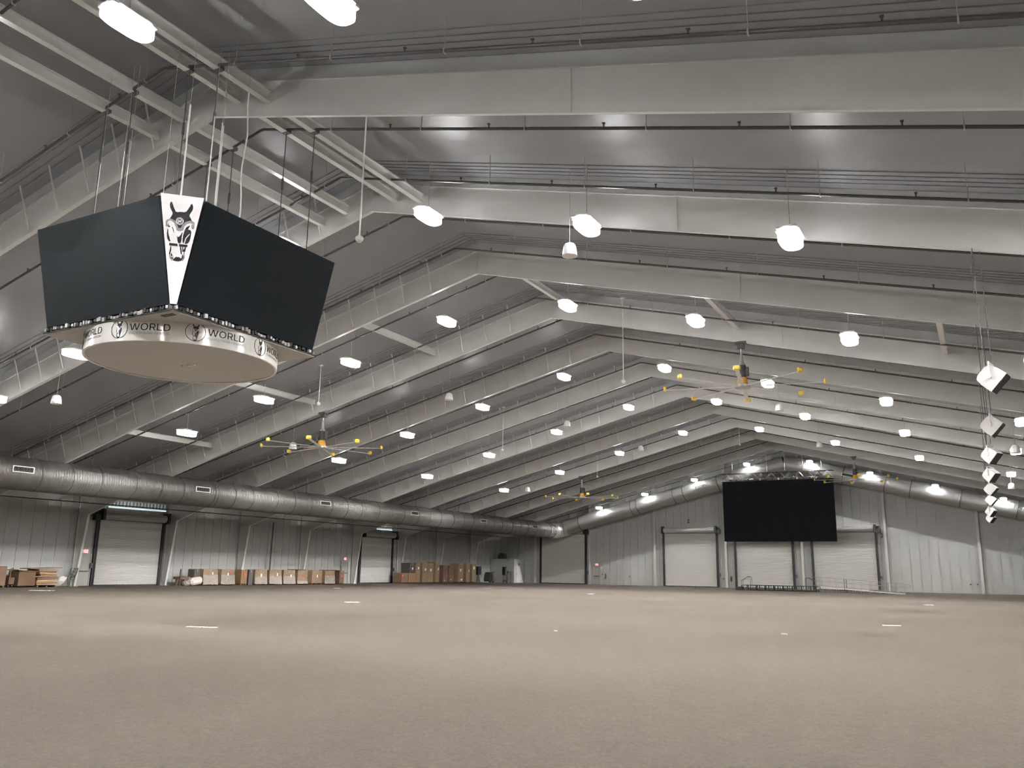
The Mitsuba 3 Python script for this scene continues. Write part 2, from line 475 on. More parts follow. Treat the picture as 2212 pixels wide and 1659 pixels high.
# daylight coming through ribbed light panels over the two side doors
for y0, y1, z0, z1, lab in ((40.9, 46.0, 5.62, 6.16, "bluish daylight panel above the nearer roller door"), (72.9, 75.6, 5.55, 5.95, "bluish daylight panel above the farther roller door")):
    t = thing("daylight_panel", lab, "light panel")
    part(t, "frame", join([box2(XW + 0.06, XW + 0.11, y0 - 0.05, y1 + 0.05, z0 - 0.06, z0), box2(XW + 0.06, XW + 0.11, y0 - 0.05, y1 + 0.05, z1, z1 + 0.05)]), "steel")
    nrib = int((y1 - y0) / 0.30)
    dy = (y1 - y0) / nrib
    part(t, "ribs", join([box2(XW + 0.065, XW + 0.09, y0 + k * dy + dy * (0.12 + 0.2 * rng.random()), y0 + (k + 1) * dy - dy * 0.25, z0 + 0.14, z1) for k in range(nrib)]), "white", emit=(0.085, 0.11, 0.125), kind="stuff", label="faint bluish ribs of light")
    part(t, "lower_slot", box2(XW + 0.07, XW + 0.10, y0, y1, z0, z0 + 0.11), "white", emit=(0.55, 0.72, 0.80), label="bright slot of daylight")

# ---------------------------------------------------------------- ducts
DX, DZ, DR = -47.5, 6.46, 0.915


def duct_profile(length, pitch, rib, r):
    n = int(length / pitch)
    pr = [(r - 0.05, 0.0), (r, 0.0)]
    for k in range(n):
        z = k * length / n
        q = length / n
        pr += [(r, z + 0.12 * q), (r + rib, z + 0.3 * q), (r + rib, z + 0.55 * q), (r, z + 0.75 * q)]
    pr += [(r, length), (r - 0.05, length)]
    return pr


def ring(r, w, h):
    return lathe([(r - 0.02, -w / 2), (r + h, -w / 2), (r + h, w / 2), (r - 0.02, w / 2)], 36)


left_duct = thing("round_duct", "round galvanized spiral duct running along the left side of the hall", "air duct")
joints = [5.0, 9.3, 13.5, 18.0, 22.0, 25.6, 29.39, 31.3, 33.19, 35.59, 37.54, 39.33, 41.98, 42.25, 43.83, 45.55, 48.0, 49.93, 51.82, 54.24, 56.2, 58.11, 60.52, 62.37, 64.3, 66.6, 68.5, 70.4, 72.7, 74.6, 76.5, 78.8,
          80.7, 82.6, 84.9, 86.8, 88.7, 91.0, 92.9, 94.8]
ALONG_Y = T([[1, 0, 0, DX], [0, 0, 1, 0], [0, -1, 0, DZ], [0, 0, 0, 1]])
D0, D1 = 2.0, 96.6
m = lathe(duct_profile(D1 - D0, 0.165, 0.018, DR), 40)
v = m.vertices.copy()
m.vertices = np.stack([DX + v[:, 0], D0 + v[:, 2], DZ - v[:, 1]], 1)
part(left_duct, "pipe", m, "duct", 35)
rm = ring(DR, 0.07, 0.028)
v = rm.vertices.copy()
rm.vertices = np.stack([DX + v[:, 0], v[:, 2], DZ - v[:, 1]], 1)
rs = shape(rm, "dark_metal", 35)
for y in joints:
    put(rs, left_duct, "joint_band", T().translate([0, y, 0]))
for k in range(23):
    y = 13.92 + 3.81 * k
    if y < 96:
        part(left_duct, "hanger_rod", join([cyl((DX, y, DZ + DR), (DX, y, roof(DX, 15.19)), 0.022, 6), box(DX, y, DZ + DR + 0.02, 0.16, 0.06, 0.05)]), "pipe")
for i, y in enumerate((28.2, 40.8, 53.3, 65.8, 78.4, 90.3)):
    r = part(left_duct, "register", join([box2(DX + DR - 0.10, DX + DR + 0.07, y - 0.62, y + 0.62, DZ - 0.02, DZ + 0.03), box2(DX + DR - 0.10, DX + DR + 0.07, y - 0.62, y + 0.62, DZ + 0.29, DZ + 0.34),
                                              box2(DX + DR - 0.10, DX + DR + 0.07, y - 0.62, y - 0.56, DZ, DZ + 0.32), box2(DX + DR - 0.10, DX + DR + 0.07, y + 0.56, y + 0.62, DZ, DZ + 0.32)]), "silver", label="pale register frame")
    part(r, "louver", join([box2(DX + DR - 0.08, DX + DR + 0.01, y - 0.56, y + 0.56, DZ + 0.02, DZ + 0.30)]), "louver")
    for q in range(7):
        yy = y - 0.48 + q * 0.16
        part(r, "vane", box2(DX + DR + 0.012, DX + DR + 0.05, yy - 0.012, yy + 0.012, DZ + 0.03, DZ + 0.29), "dark_metal")

# duct up and down the gable
YD, RLD = 98.0, 13.72
end_duct = thing("round_duct", "round galvanized duct climbing along the gable wall behind the big screen", "air duct")


def along_roof(m, s, d0):
    """A mesh about z laid along the roof slope from distance d0 off the ridge going out."""
    c, q = 1 / math.hypot(1, SL), SL / math.hypot(1, SL)
    v = m.vertices.copy()
    ux = np.array([s * c, 0, -q])
    uz = np.array([s * q, 0, c])
    p0 = np.array([XR + s * d0, YD, RLD - SL * d0])
    # columns: (side in y, up, along)
    m.vertices = p0 + v[:, [0]] * np.array([0, 1.0, 0]) * s + v[:, [1]] * uz + v[:, [2]] * ux
    return m


for s, d1 in ((-1, 27.6), (1, 36.0)):
    part(end_duct, "pipe", along_roof(lathe(duct_profile(d1 * math.hypot(1, SL), 0.29, 0.006, DR), 40), s, 0.0), "duct_bright", 35)
for x in (-44.06, -37.2, -36.45, -31.9, -30.7, -26.6, -12.9, -8.8, -6.4, -1.85, 3.0):
    s = -1 if x < XR else 1
    part(end_duct, "joint_band", along_roof(ring(DR, 0.07, 0.022), s, abs(x - XR)), "dark_metal", 35)
for x in (-28.6, -12.4):
    s = -1 if x < XR else 1
    z = RLD - SL * abs(x - XR) + 0.05
    r = part(end_duct, "register", bar((x - 0.62, YD - DR - 0.03, z + s * 0.155), (x + 0.62, YD - DR - 0.03, z - s * 0.155), 0.12, 0.34), "silver", label="pale register frame")
    part(r, "louver", bar((x - 0.55, YD - DR - 0.095, z + s * 0.1375), (x + 0.55, YD - DR - 0.095, z - s * 0.1375), 0.02, 0.26), "louver")
for x in (-42.0, -38.2, -34.3, -30.2, -10.4, -6.0, -2.4):
    z = RLD - SL * abs(x - XR)
    part(end_duct, "hanger_rod", cyl((x, YD, z + DR), (x, YD, roof(x, RL_CEIL)), 0.02, 6), "pipe")
elbow = []
for a in np.linspace(0, 1, 9):
    elbow.append((DX + 0.25 * a + 1.35 * a * a, D1 - 0.1 + 1.5 * math.sin(a * math.pi / 2), DZ + 0.42 * a * a))
part(left_duct, "elbow", tube(elbow, [DR + 0.02 + 0.025 * (i % 2) for i in range(9)], 32), "duct_shiny", False, label="segmented shiny elbow")

# ---------------------------------------------------------------- sprinkler pipes
heads_x = [XR + s * d for s in (-1, 1) for d in np.arange(1.8, 35, 3.3)]
SPR = 15.19
xl, xr_ = XW + 2.2, XWR - 1.6
pipe_s = shape(tube([(xl, 0, roof(xl, SPR)), (XR - 0.06, 0, SPR - 0.012), (XR + 0.06, 0, SPR - 0.012), (xr_, 0, roof(xr_, SPR))], 0.042, 8),  "pipe", 40)
head_s = shape(join([join([cyl((hx, 0, roof(hx, SPR) + 0.03), (hx, 0, roof(hx, SPR) + 0.13), 0.02, 6), box(hx, 0, roof(hx, SPR) + 0.14, 0.07, 0.07, 0.015)]) for hx in heads_x]), "pipe")
hang_s = shape(join([join([cyl((hx + 1.1, 0, roof(hx + 1.1, SPR)), (hx + 1.1, 0, roof(hx + 1.1, RL_CEIL)), 0.009, 5), box(hx + 1.1, 0, roof(hx + 1.1, SPR), 0.03, 0.11, 0.11)]) for hx in heads_x]), "panel_grey")
for i, k in enumerate(range(-4, 23)):
    y = 13.92 + 3.81 * k
    lab = f"black sprinkler pipe following the roof slope, {ORD[k]} one in view from the camera" if k >= 0 else f"black sprinkler pipe following the roof slope, {ORD[-k - 1]} one overhead before the first in full view"
    t = thing("sprinkler_pipe", lab, "sprinkler pipe", "sprinkler pipes under the roof")
    w = T().translate([0, y, 0])
    put(pipe_s, t, "pipe", w)
    put(head_s, t, "sprinkler_heads", w, kind="stuff", label="small upright sprinkler heads")
    put(hang_s, t, "hangers", w, kind="stuff", label="thin hanger rods with clamps")
whole("sprinkler_main", tube([(-52.0, 4.0, 5.49), (-52.0, 50, 5.5), (-52.0, 96.0, 5.52)], 0.036, 10), "pipe", "thick black sprinkler main running below the left duct", "pipe", smooth=60)
whole("drain_pipe", tube([(-55.9, 57.2, 0.0), (-55.9, 57.2, 3.0), (-55.9, 57.25, 5.45)], 0.06, 10), "pipe", "black vertical drain pipe on the left wall behind the wrapped cartons", "pipe", smooth=60)

# ---------------------------------------------------------------- lamps
LX = [-18.85 + d for d in (-20.85, -15.0, -9.1, -3.25, 3.25, 9.1, 15.0, 20.85)]
LN = [-2.6, -0.71, 0.83, 2.29, 4.04, 5.49, 7.18, 10.25]
RL_LAMP = 14.2
LAST_X = [-41.04, -35.14, -29.06, -22.96, -16.14, -10.12, -4.05, 1.85]
L_, W_ = 1.24, 0.58
housing = join([chamfer_box(W_ * 0.9, L_ * 0.94, 0.09, 0.02)])
housing.apply_translation([0, 0, 0.075])
hs = shape(join([housing, box(0, 0, 0.15, 0.22, 0.5, 0.07)]), "lamp_body")
a = np.linspace(0, 2 * np.pi, 33)[:-1]
pts = [(W_ / 2 * np.sign(math.cos(t)) * abs(math.cos(t)) ** 0.75, L_ / 2 * np.sign(math.sin(t)) * abs(math.sin(t)) ** 0.62) for t in a]
lens = trimesh.convex.convex_hull(np.array([(px * q, py * (1 - (1 - q) * 0.6), zz) for px, py in pts for q, zz in ((1.0, 0.03), (1.0, -0.17), (0.88, -0.205))]))
slot = [box2(-W_ / 2 - 0.012, -W_ / 2 + 0.02, -0.4, 0.4, 0.032, 0.045), box2(W_ / 2 - 0.02, W_ / 2 + 0.012, -0.4, 0.4, 0.032, 0.045)]
ls = shape(join([lens] + slot), "lens", emit=LAMP)
colname = ["fourth left of ridge", "third left of ridge", "second left of ridge", "first left of ridge", "first right of ridge", "second right of ridge", "third right of ridge", "fourth right of ridge"]
for j, n in enumerate(LN):
    for i, x in enumerate(LX):
        z, yl = roof(x, RL_LAMP), F1 + n * BAY
        row = f"{ORD[j - 1]} row from the camera" if j else "row behind the camera"
        if j == len(LN) - 1:                     # the last row hangs close in front of the gable duct
            x, yl = LAST_X[i], 96.6
            z = roof(x, 14.70 if i < 4 else 14.44)
            row = "last row, before the gable duct"
        t = thing("high_bay_lamp", f"white high bay lamp, {colname[i]}, {row}", "lamp", "high bay lamps under the roof")
        w = T().translate([x, yl, z])
        put(hs, t, "housing", w)
        put(ls, t, "lens", w, label="glowing lens")
        scene[f"beam_{j}_{i}"] = {"type": "spot", "intensity": rgb([b_ * (1.0 if j else 0.3) for b_ in BEAM]), "cutoff_angle": 70.0, "beam_width": 40.0,
                                  "to_world": T().look_at(origin=[x, yl, z - 0.23], target=[x, yl, z - 2.0], up=[0, 1, 0])}
        if j and i in (0, 1, 2, 5, 6, 7):
            scene[f"wash_{j}_{i}"] = {"type": "spot", "intensity": rgb(WASH), "cutoff_angle": 17.0, "beam_width": 7.0,
                                      "to_world": T().look_at(origin=[x, yl, z - 0.23], target=[XW if i < 4 else XWR, yl, 1.0], up=[0, 1, 0])}
        gap = roof(x, RL_CEIL) - z - 0.18
        part(t, "cable", join([cyl((x, yl, z + 0.17), (x, yl, z + 0.18 + gap), 0.012, 5)]), "panel_grey")

# ---------------------------------------------------------------- hanging dome speakers
dome = lathe([(0.0, 0.42), (0.09, 0.415), (0.15, 0.385), (0.19, 0.32), (0.215, 0.2), (0.235, 0.03), (0.24, 0.0), (0.22, 0.0), (0.0, 0.02)], 24)
ds = shape(dome, "white", 50)
domes = [(-10.4, 22.3, 11.02, "big white dome speaker hanging below the second rafter, right of the ridge"), (-36.7, 23.31, 8.68, "white dome speaker hanging left of the scoreboard drum"),
         (-26.66, 40.63, 11.2, "white dome speaker hanging beyond the scoreboard, above the left fan"), (-25.2, 53.67, 11.56, "white dome speaker hanging by the two lamps at the middle of the left roof"),
         (-36.67, 69.59, 8.69, "white dome speaker hanging near the far left fan"), (-24.9, 67.64, 11.64, "small white dome speaker beside a lamp on the far left roof"), (-9.74, 49.34, 10.77, "white dome speaker hanging behind the right fan"),
         (-10.24, 65.91, 10.9, "white dome speaker hanging above the big screen to its right"), (-36.86, 38.91, 8.65, "white dome speaker hanging beside the nearest left fan's blades"), (1.94, 70.7, 7.85, "white dome speaker just below a lamp at the far right"),
         (1.73, 50.51, 7.9, "grey white dome speaker at the right edge, above the row of box speakers")]
for x, y, z, lab in domes:
    t = thing("dome_speaker", lab, "speaker", "dome speakers hanging from the roof")
    put(ds, t, "shell", T().translate([x, y, z]))
    part(t, "cable", cyl((x, y, z + 0.41), (x, y, roof(x, RL_CEIL)), 0.008, 5), "panel_grey")

# ---------------------------------------------------------------- hanging sensor rods
knob = lathe([(0.0, -0.16), (0.05, -0.15), (0.09, -0.1), (0.11, -0.04), (0.10, 0.0), (0.04, 0.03), (0.03, 0.08), (0.0, 0.08)], 16)
ks = shape(knob, "white", 50)
for x, y, z, lab in ((-13.5, 16.12, 9.95, "long white rod with a round end hanging right of the scoreboard"), (-15.02, 38.52, 10.85, "white rod with a round end hanging between the lamps near the ridge"),
                     (-32.3, 35.88, 10.64, "white rod with a round end hanging above the left fan"), (-19.14, 78.17, 13.3, "thin white rod hanging over the big screen"),
                     (-30.29, 53.48, 10.2, "thin white rod hanging under the middle of the left roof"), (-32.76, 76.71, 10.7, "thin white rod hanging above the far left fan")):
    t = thing("sensor_rod", lab, "hanging sensor", "sensor rods hanging from the roof")
    part(t, "rod", join([cyl((x, y, z + 0.05), (x, y, roof(x, RL_CEIL)), 0.022, 6), box(x, y, roof(x, RL_CEIL) - 0.04, 0.2, 0.2, 0.06)]), "white")
    put(ks, t, "sensor_head", T().translate([x, y, z]))

# ---------------------------------------------------------------- ceiling fans
def fan(x, y, ztop, zb, off, label):
    t = thing("ceiling_fan", label, "ceiling fan", "large ceiling fans")
    P = T().translate([x, y, 0])
    put(shape(join([box(0, 0, ztop - 0.05, 0.5, 0.35, 0.1), box(0, 0, ztop - 0.2, 0.3, 0.2, 0.25)]), "dark_metal"), t, "mount", P)
    put(shape(join([cyl((0, 0, zb + 1.05), (0, 0, ztop - 0.3), 0.05, 10), lathe([(0.05, ztop - 1.0), (0.055, zb + 1.6), (0.10, zb + 1.15), (0.2, zb + 0.98), (0.0, zb + 0.98)], 16)]), "silver", 40), t, "down_rod", P)
    put(shape(join([cyl((0, 0, zb + 0.42), (0, 0, zb + 0.98), 0.19, 16), box(0.18, 0.05, zb + 0.7, 0.2, 0.24, 0.4)]), "black", 40), t, "motor", P, label="black motor")
    put(shape(lathe([(0.0, zb + 0.45), (0.17, zb + 0.45), (0.25, zb + 0.2), (0.27, zb + 0.05), (0.0, zb + 0.05)], 16), "orange", 40), t, "hub", P, label="orange hub cover")
    put(shape(cyl((0, 0, zb - 0.06), (0, 0, zb + 0.06), 0.36, 16), "silver"), t, "hub_plate", P)
    sec = [(-0.09, 0.0), (-0.055, 0.022), (0.015, 0.028), (0.09, 0.0), (0.0, -0.008)]
    b = trimesh.creation.extrude_polygon(Polygon(sec), 3.2, engine="earcut")
    v = b.vertices.copy()
    tilt = 0.12
    b.vertices = np.stack([0.34 + v[:, 2], v[:, 0] * math.cos(tilt) - v[:, 1] * math.sin(tilt), v[:, 0] * math.sin(tilt) + v[:, 1] * math.cos(tilt)], 1)
    bs = shape(b, "blade")
    tip = chamfer_box(0.12, 0.31, 0.23, 0.05)
    tip.apply_translation([3.58, 0, 0.06])
    ts = shape(tip, "yellow")
    for k in range(8):
        w = T().translate([x, y, zb]).rotate([0, 0, 1], off + 45 * k)
        bk = put(bs, t, "blade", w)
        put(ts, bk, "tip", w, label="yellow blade tip")


fan(-9.22, F1 + 3 * BAY, 12.17, 10.05, 10, "large white ceiling fan with yellow tips, right of the ridge and nearest of all")
fan(-34.36, F1 + 3 * BAY, 10.70, 8.58, 30, "large eight blade ceiling fan with yellow tips below the scoreboard's right")
fan(-34.43, F1 + 8 * BAY, 10.75, 8.66, 33, "distant eight blade ceiling fan above the stacks of tan cartons")
fan(-10.13, F1 + 9 * BAY, 12.45, 10.30, 12, "distant eight blade ceiling fan right above the big screen")

# ---------------------------------------------------------------- white box speakers in a row at the right
side = Polygon([(-0.30, -0.16), (-0.24, -0.28), (0.0, -0.33), (0.30, -0.34), (0.30, 0.34), (0.0, 0.33), (-0.24, 0.28), (-0.30, 0.16)])
body = trimesh.creation.extrude_polygon(side, 0.54, engine="earcut")
body.apply_translation([0, 0, -0.27])
body.apply_transform(trimesh.transformations.rotation_matrix(math.pi / 2, (1, 0, 0)))
grille = box2(0.302, 0.325, -0.25, 0.25, -0.32, 0.32)
R45 = trimesh.transformations.rotation_matrix(math.radians(42), (0, 1, 0))
yoke = join([bar((0, -0.3, 0.0), (0, -0.3, 0.46), 0.05, 0.02, (1, 0, 0)), bar((0, 0.3, 0.0), (0, 0.3, 0.46), 0.05, 0.02, (1, 0, 0)), bar((0, -0.31, 0.46), (0, 0.31, 0.46), 0.05, 0.02, (1, 0, 0)), cyl((0, -0.32, 0), (0, -0.26, 0), 0.05, 10), cyl((0, 0.26, 0), (0, 0.32, 0), 0.05, 10)])
body.apply_transform(R45)
grille.apply_transform(R45)
bs_, gs_, ys_ = shape(body, "white"), shape(grille, "black"), shape(yoke, "white")
for i in range(8):
    y = F1 + (1 + i) * BAY
    z = 6.38 if i < 6 else 6.15
    x = 0.48
    t = thing("box_speaker", f"white tilted box speaker hanging at the right, {ORD[i]} in its row from the camera", "speaker", "box speakers in a row at the right")
    w = T().translate([x, y, z]).rotate([0, 0, 1], -(12, 9, 30, 34, 16, 8, 34, 34)[i]).scale(0.82)
    put(bs_, t, "body", w)
    put(gs_, t, "grille", w, label="dark front grille")
    put(ys_, t, "yoke", w)
    zt = roof(x, RL_BOT)
    part(t, "chain", join([cyl((x - 0.14, y - 0.06, z + 0.2), (x - 0.14, y - 0.06, zt), 0.012, 5), cyl((x + 0.02, y - 0.0, z + 0.46), (x + 0.02, y, zt), 0.012, 5)]), "pipe")

# ---------------------------------------------------------------- scoreboard
SX, SY = -18.95, 15.51
sb = thing("scoreboard", "four-sided hanging scoreboard with dark screens over a round white drum", "scoreboard")
ZT, ZB, HT, HB, HL = 10.21, 7.68, 3.12, 2.50, 2.36


def screen_panel():
    """Facing -y, centred."""
    o = [(-HL, -HT, ZT), (HL, -HT, ZT), (HL, -HB, ZB), (-HL, -HB, ZB)]
    n = np.array([0, -(ZT - ZB), -(HT - HB)])
    n = n / np.linalg.norm(n)
    v = np.array(o + [tuple(np.array(p) - 0.16 * n) for p in o])
    return trimesh.convex.convex_hull(v), n


pm, pn = screen_panel()
ps = shape(pm, "screen")
for k in range(4):
    w = T().translate([SX, SY, 0]).rotate([0, 0, 1], 90 * k)
    put(ps, sb, "screen", w, label="dark switched off screen")
# corner fillers: dark margins behind the white pennants
c_top = [(HL, -HT), (HT, -HL)]
c_bot = [(HL, -HB), (HB, -HL)]
A_, B_ = np.array([HL, -HT, ZT]), np.array([HT, -HL, ZT])
C_, D_ = np.array([HL + 0.02, -HB, ZB]), np.array([HB, -HL - 0.02, ZB])
inn = np.array([-0.12, 0.12, 0.0])
cm = trimesh.convex.convex_hull(np.array([A_ + inn * 0.3, B_ + inn * 0.3, C_ + inn * 0.3, D_ + inn * 0.3, A_ + inn * 2, B_ + inn * 2, C_ + inn * 2, D_ + inn * 2]))
cs = shape(cm, "screen_edge")
# pennant plane basis: along the corner (u), up along the tilt (v), outward (n)
mid_t, mid_b = (A_ + B_) / 2, (C_ + D_) / 2
U = (B_ - A_) / np.linalg.norm(B_ - A_)
V = (mid_t - mid_b) / np.linalg.norm(mid_t - mid_b)
N = np.cross(U, V)
PH = float(np.linalg.norm(mid_t - mid_b))
TLz, TRz, BRz, BLz = (115, 100), (680, 170), (320, 1535), (235, 1530)   # the pennant's corners on the sketch used for the crest
pw_t, pw_b = 0.49, 0.075
src = np.array([TLz, TRz, BRz, BLz], float)
dst = np.array([(-pw_t, PH + 0.06), (pw_t, PH + 0.06), (pw_b, 0.0), (-pw_b, 0.0)])
M_ = []
for (a, b), (c, d) in zip(src, dst):
    M_ += [[a, b, 1, 0, 0, 0, -c * a, -c * b], [0, 0, 0, a, b, 1, -d * a, -d * b]]
Hm = np.append(np.linalg.solve(np.array(M_), dst.ravel()), 1).reshape(3, 3)


def flat(pts):
    p = np.c_[np.array(pts, float), np.ones(len(pts))] @ Hm.T
    return p[:, :2] / p[:, 2:]


def poly(pts):
    return Polygon(flat(pts)).buffer(0)


def line(pts, w):
    return LineString(flat(pts)).buffer(w * 0.00172, quad_segs=3)


def smooth_pts(pts, k=2):
    p = np.array(pts, float)
    for _ in range(k):
        q = np.roll(p, -1, 0)
        p = np.stack([0.75 * p + 0.25 * q, 0.25 * p + 0.75 * q], 1).reshape(-1, 2)
    return p


def sm(pts, k=2):
    return Polygon(flat(smooth_pts(pts, k))).buffer(0)


cap = sm([(258, 205), (236, 250), (240, 300), (277, 372), (255, 415), (226, 458), (262, 452), (300, 478), (325, 530), (340, 562), (365, 566), (392, 560), (408, 520), (440, 492), (480, 480), (527, 488), (513, 450), (485, 400), (503, 372), (535, 325),
          (540, 285), (522, 235), (488, 300), (440, 364), (380, 350), (318, 362), (288, 290)], 1)
blacks = [cap, sm([(205, 505), (243, 548), (228, 558), (206, 545)]), sm([(213, 560), (196, 620), (198, 680), (213, 732), (246, 746), (235, 700), (217, 650), (216, 600)]),
          sm([(316, 640), (338, 692), (372, 660), (406, 600), (384, 700), (378, 766), (335, 762), (334, 700)]), sm([(262, 540), (285, 580), (292, 640), (276, 600)], 1),
          sm([(420, 610), (442, 555), (507, 528), (462, 584), (512, 592), (507, 670), (482, 748), (452, 772), (398, 764), (398, 690)], 1),
          poly([(230, 760), (462, 782), (457, 814), (227, 792)]), line([(248, 806), (246, 850), (233, 900)], 7), line([(372, 812), (382, 895)], 9), line([(400, 815), (402, 870), (425, 835)], 7), line([(432, 822), (424, 862)], 10),
          sm([(248, 888), (243, 940), (265, 978), (287, 940), (268, 925), (264, 898)]), sm([(262, 978), (300, 952), (312, 934), (330, 943), (352, 936), (372, 958), (404, 974), (370, 992), (330, 998), (290, 990)]),
          line([(240, 835), (228, 895), (236, 950), (262, 984)], 4), line([(424, 838), (416, 900), (420, 945), (398, 984)], 4), sm([(398, 900), (413, 930), (404, 965), (374, 975), (384, 950), (392, 928)])]
whites = [line([(418, 768), (440, 700), (486, 646)], 7), line([(386, 768), (400, 650), (432, 568)], 7), line([(344, 768), (344, 802)], 10), line([(258, 930), (276, 944)], 6)]
bd = flat([(365, 475)])[0]
rad = 52 * 0.00172
badge = [Point(*bd).buffer(rad).difference(Point(*bd).buffer(rad * 0.8)), Point(*bd).buffer(rad * 0.68).difference(Point(*bd).buffer(rad * 0.56)),
         LineString([bd + np.array(q) * rad for q in ((-0.38, 0.30), (-0.2, -0.28), (0.0, 0.2), (0.2, -0.28), (0.38, 0.30))]).buffer(rad * 0.09)]
bands = [line(smooth_pts([(200, 530), (203, 480), (240, 458), (285, 478), (315, 530), (330, 578), (365, 588), (395, 578), (412, 535), (450, 500), (500, 486), (538, 500), (532, 560)], 0), 20)]
band_white = [line([(205, 505), (225, 478), (250, 475), (280, 495), (303, 540), (318, 590)], 6), line([(418, 590), (422, 555), (455, 518), (500, 505), (528, 515)], 6)]
BLK = unary_union(blacks).difference(unary_union(whites + badge + bands))
GRY = unary_union(bands).difference(unary_union(band_white))
WHT_BADGE = unary_union(badge)


def geoms(g):
    return [q for q in getattr(g, "geoms", [g]) if q.geom_type == "Polygon" and q.area > 1e-6]


def relief(g, h):
    return join([trimesh.creation.extrude_polygon(q.simplify(0.002), h, engine="earcut") for q in geoms(g)])


pen = Polygon(dst)
pen_m = trimesh.creation.extrude_polygon(pen, 0.03, engine="earcut")


def on_corner(m, z0):
    v = m.vertices
    m = m.copy()
    m.vertices = mid_b + v[:, [0]] * U + v[:, [1]] * V + (v[:, [2]] + z0) * N
    return m


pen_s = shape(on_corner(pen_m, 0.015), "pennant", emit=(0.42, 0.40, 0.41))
blk_s, gry_s = shape(on_corner(relief(BLK, 0.006), 0.045), "print_black"), shape(on_corner(relief(GRY, 0.005), 0.045), "print_grey")
for k in range(4):
    w = T().translate([SX, SY, 0]).rotate([0, 0, 1], 90 * k)
    put(cs, sb, "corner_strip", w, label="dark corner strip")
    if k % 2:
        continue
    p = put(pen_s, sb, "pennant", w, label="backlit white pennant with a horse head crest")
    put(blk_s, p, "horse_crest", w, label="black horse head crest")
    put(gry_s, p, "browband", w, label="grey browband of the crest")
# open module edge under the screens, with the glint of connectors
rim = join([box2(-HB - 0.0, HB + 0.0, -HB - 0.0, -HB + 0.14, ZB - 0.155, ZB - 0.125), box2(-HB, HB, -HB + 0.10, -HB + 0.16, ZB - 0.14, ZB + 0.02)])
bits = {"black": [], "silver": [], "white": [], "panel_grey": []}
for q in range(44):
    x0 = -HB + 0.05 + q * (2 * HB - 0.1) / 44
    mt = rng.choice(["black", "silver", "white", "panel_grey"], p=[0.40, 0.24, 0.10, 0.26])
    b = box(x0 + 0.05, -HB - 0.0 + 0.04 * rng.random(), ZB - 0.065 + 0.012 * rng.standard_normal(), 0.05 + 0.05 * rng.random(), 0.06, 0.06 + 0.05 * rng.random())
    b.apply_transform(trimesh.transformations.rotation_matrix(rng.normal(0, 0.25), (0, 1, 0), b.centroid))
    bits[mt].append(b)
rim_s = shape(rim, "screen_edge")
bit_s = {k: shape(join(b), k) for k, b in bits.items() if b}
for k in range(4):
    w = T().translate([SX, SY, 0]).rotate([0, 0, 1], 90 * k)
    r = put(rim_s, sb, "lower_rim", w, label="dark open rim below the screen")
    for nm, s_ in bit_s.items():
        put(s_, r, "connectors", w, kind="stuff", label="row of small connectors and cables")
part(sb, "underside", join([box2(SX - HB + 0.02, SX + HB - 0.02, SY - HB + 0.02, SY + HB - 0.02, ZB - 0.185, ZB - 0.156)]), "panel_grey", label="grey square underside")
part(sb, "underside_slot", box2(SX + 1.9, SX + 2.3, SY - 2.35, SY - 2.22, ZB - 0.20, ZB - 0.187), "dark_metal")
part(sb, "inner_frame", join([box2(SX - 2.2, SX + 2.2, SY - 2.2, SY + 2.2, ZB - 0.1, ZT - 0.25)]), "screen_edge", label="dark inner frame")
RR, RZ0, RZ1 = 2.50, 6.99, 7.50
dm = lathe([(RR - 0.06, RZ0), (RR, RZ0), (RR, RZ1), (RR - 0.06, RZ1), (RR - 0.06, RZ0)], 96)
dm.apply_translation([SX, SY, 0])
drum = part(sb, "drum_band", dm, "gloss_white", 30, label="glossy white drum band with lettering")
dk = lathe([(0, RZ0 + 0.03), (RR - 0.055, RZ0 + 0.03), (RR - 0.055, RZ0 + 0.06), (0, RZ0 + 0.06)], 64)
dk.apply_translation([SX, SY, 0])
part(sb, "drum_base", dk, "panel_grey", label="plain grey drum underside")
part(sb, "drum_fixture", join([box(SX + q, SY + 0.2, RZ0 + 0.015, 0.09, 0.07, 0.03) for q in (-0.22, 0.0, 0.25)]), "white")


def bend(m, a0, zc, lift):
    """Wraps a flat mesh (x along the band, y up, z outward) round the drum, its origin at the angle a0."""
    v = m.vertices
    a = a0 + v[:, 0] / RR
    r = RR + lift + v[:, 2]
    m = m.copy()
    m.vertices = np.stack([SX + r * np.cos(a), SY + r * np.sin(a), zc + v[:, 1]], 1)
    return m


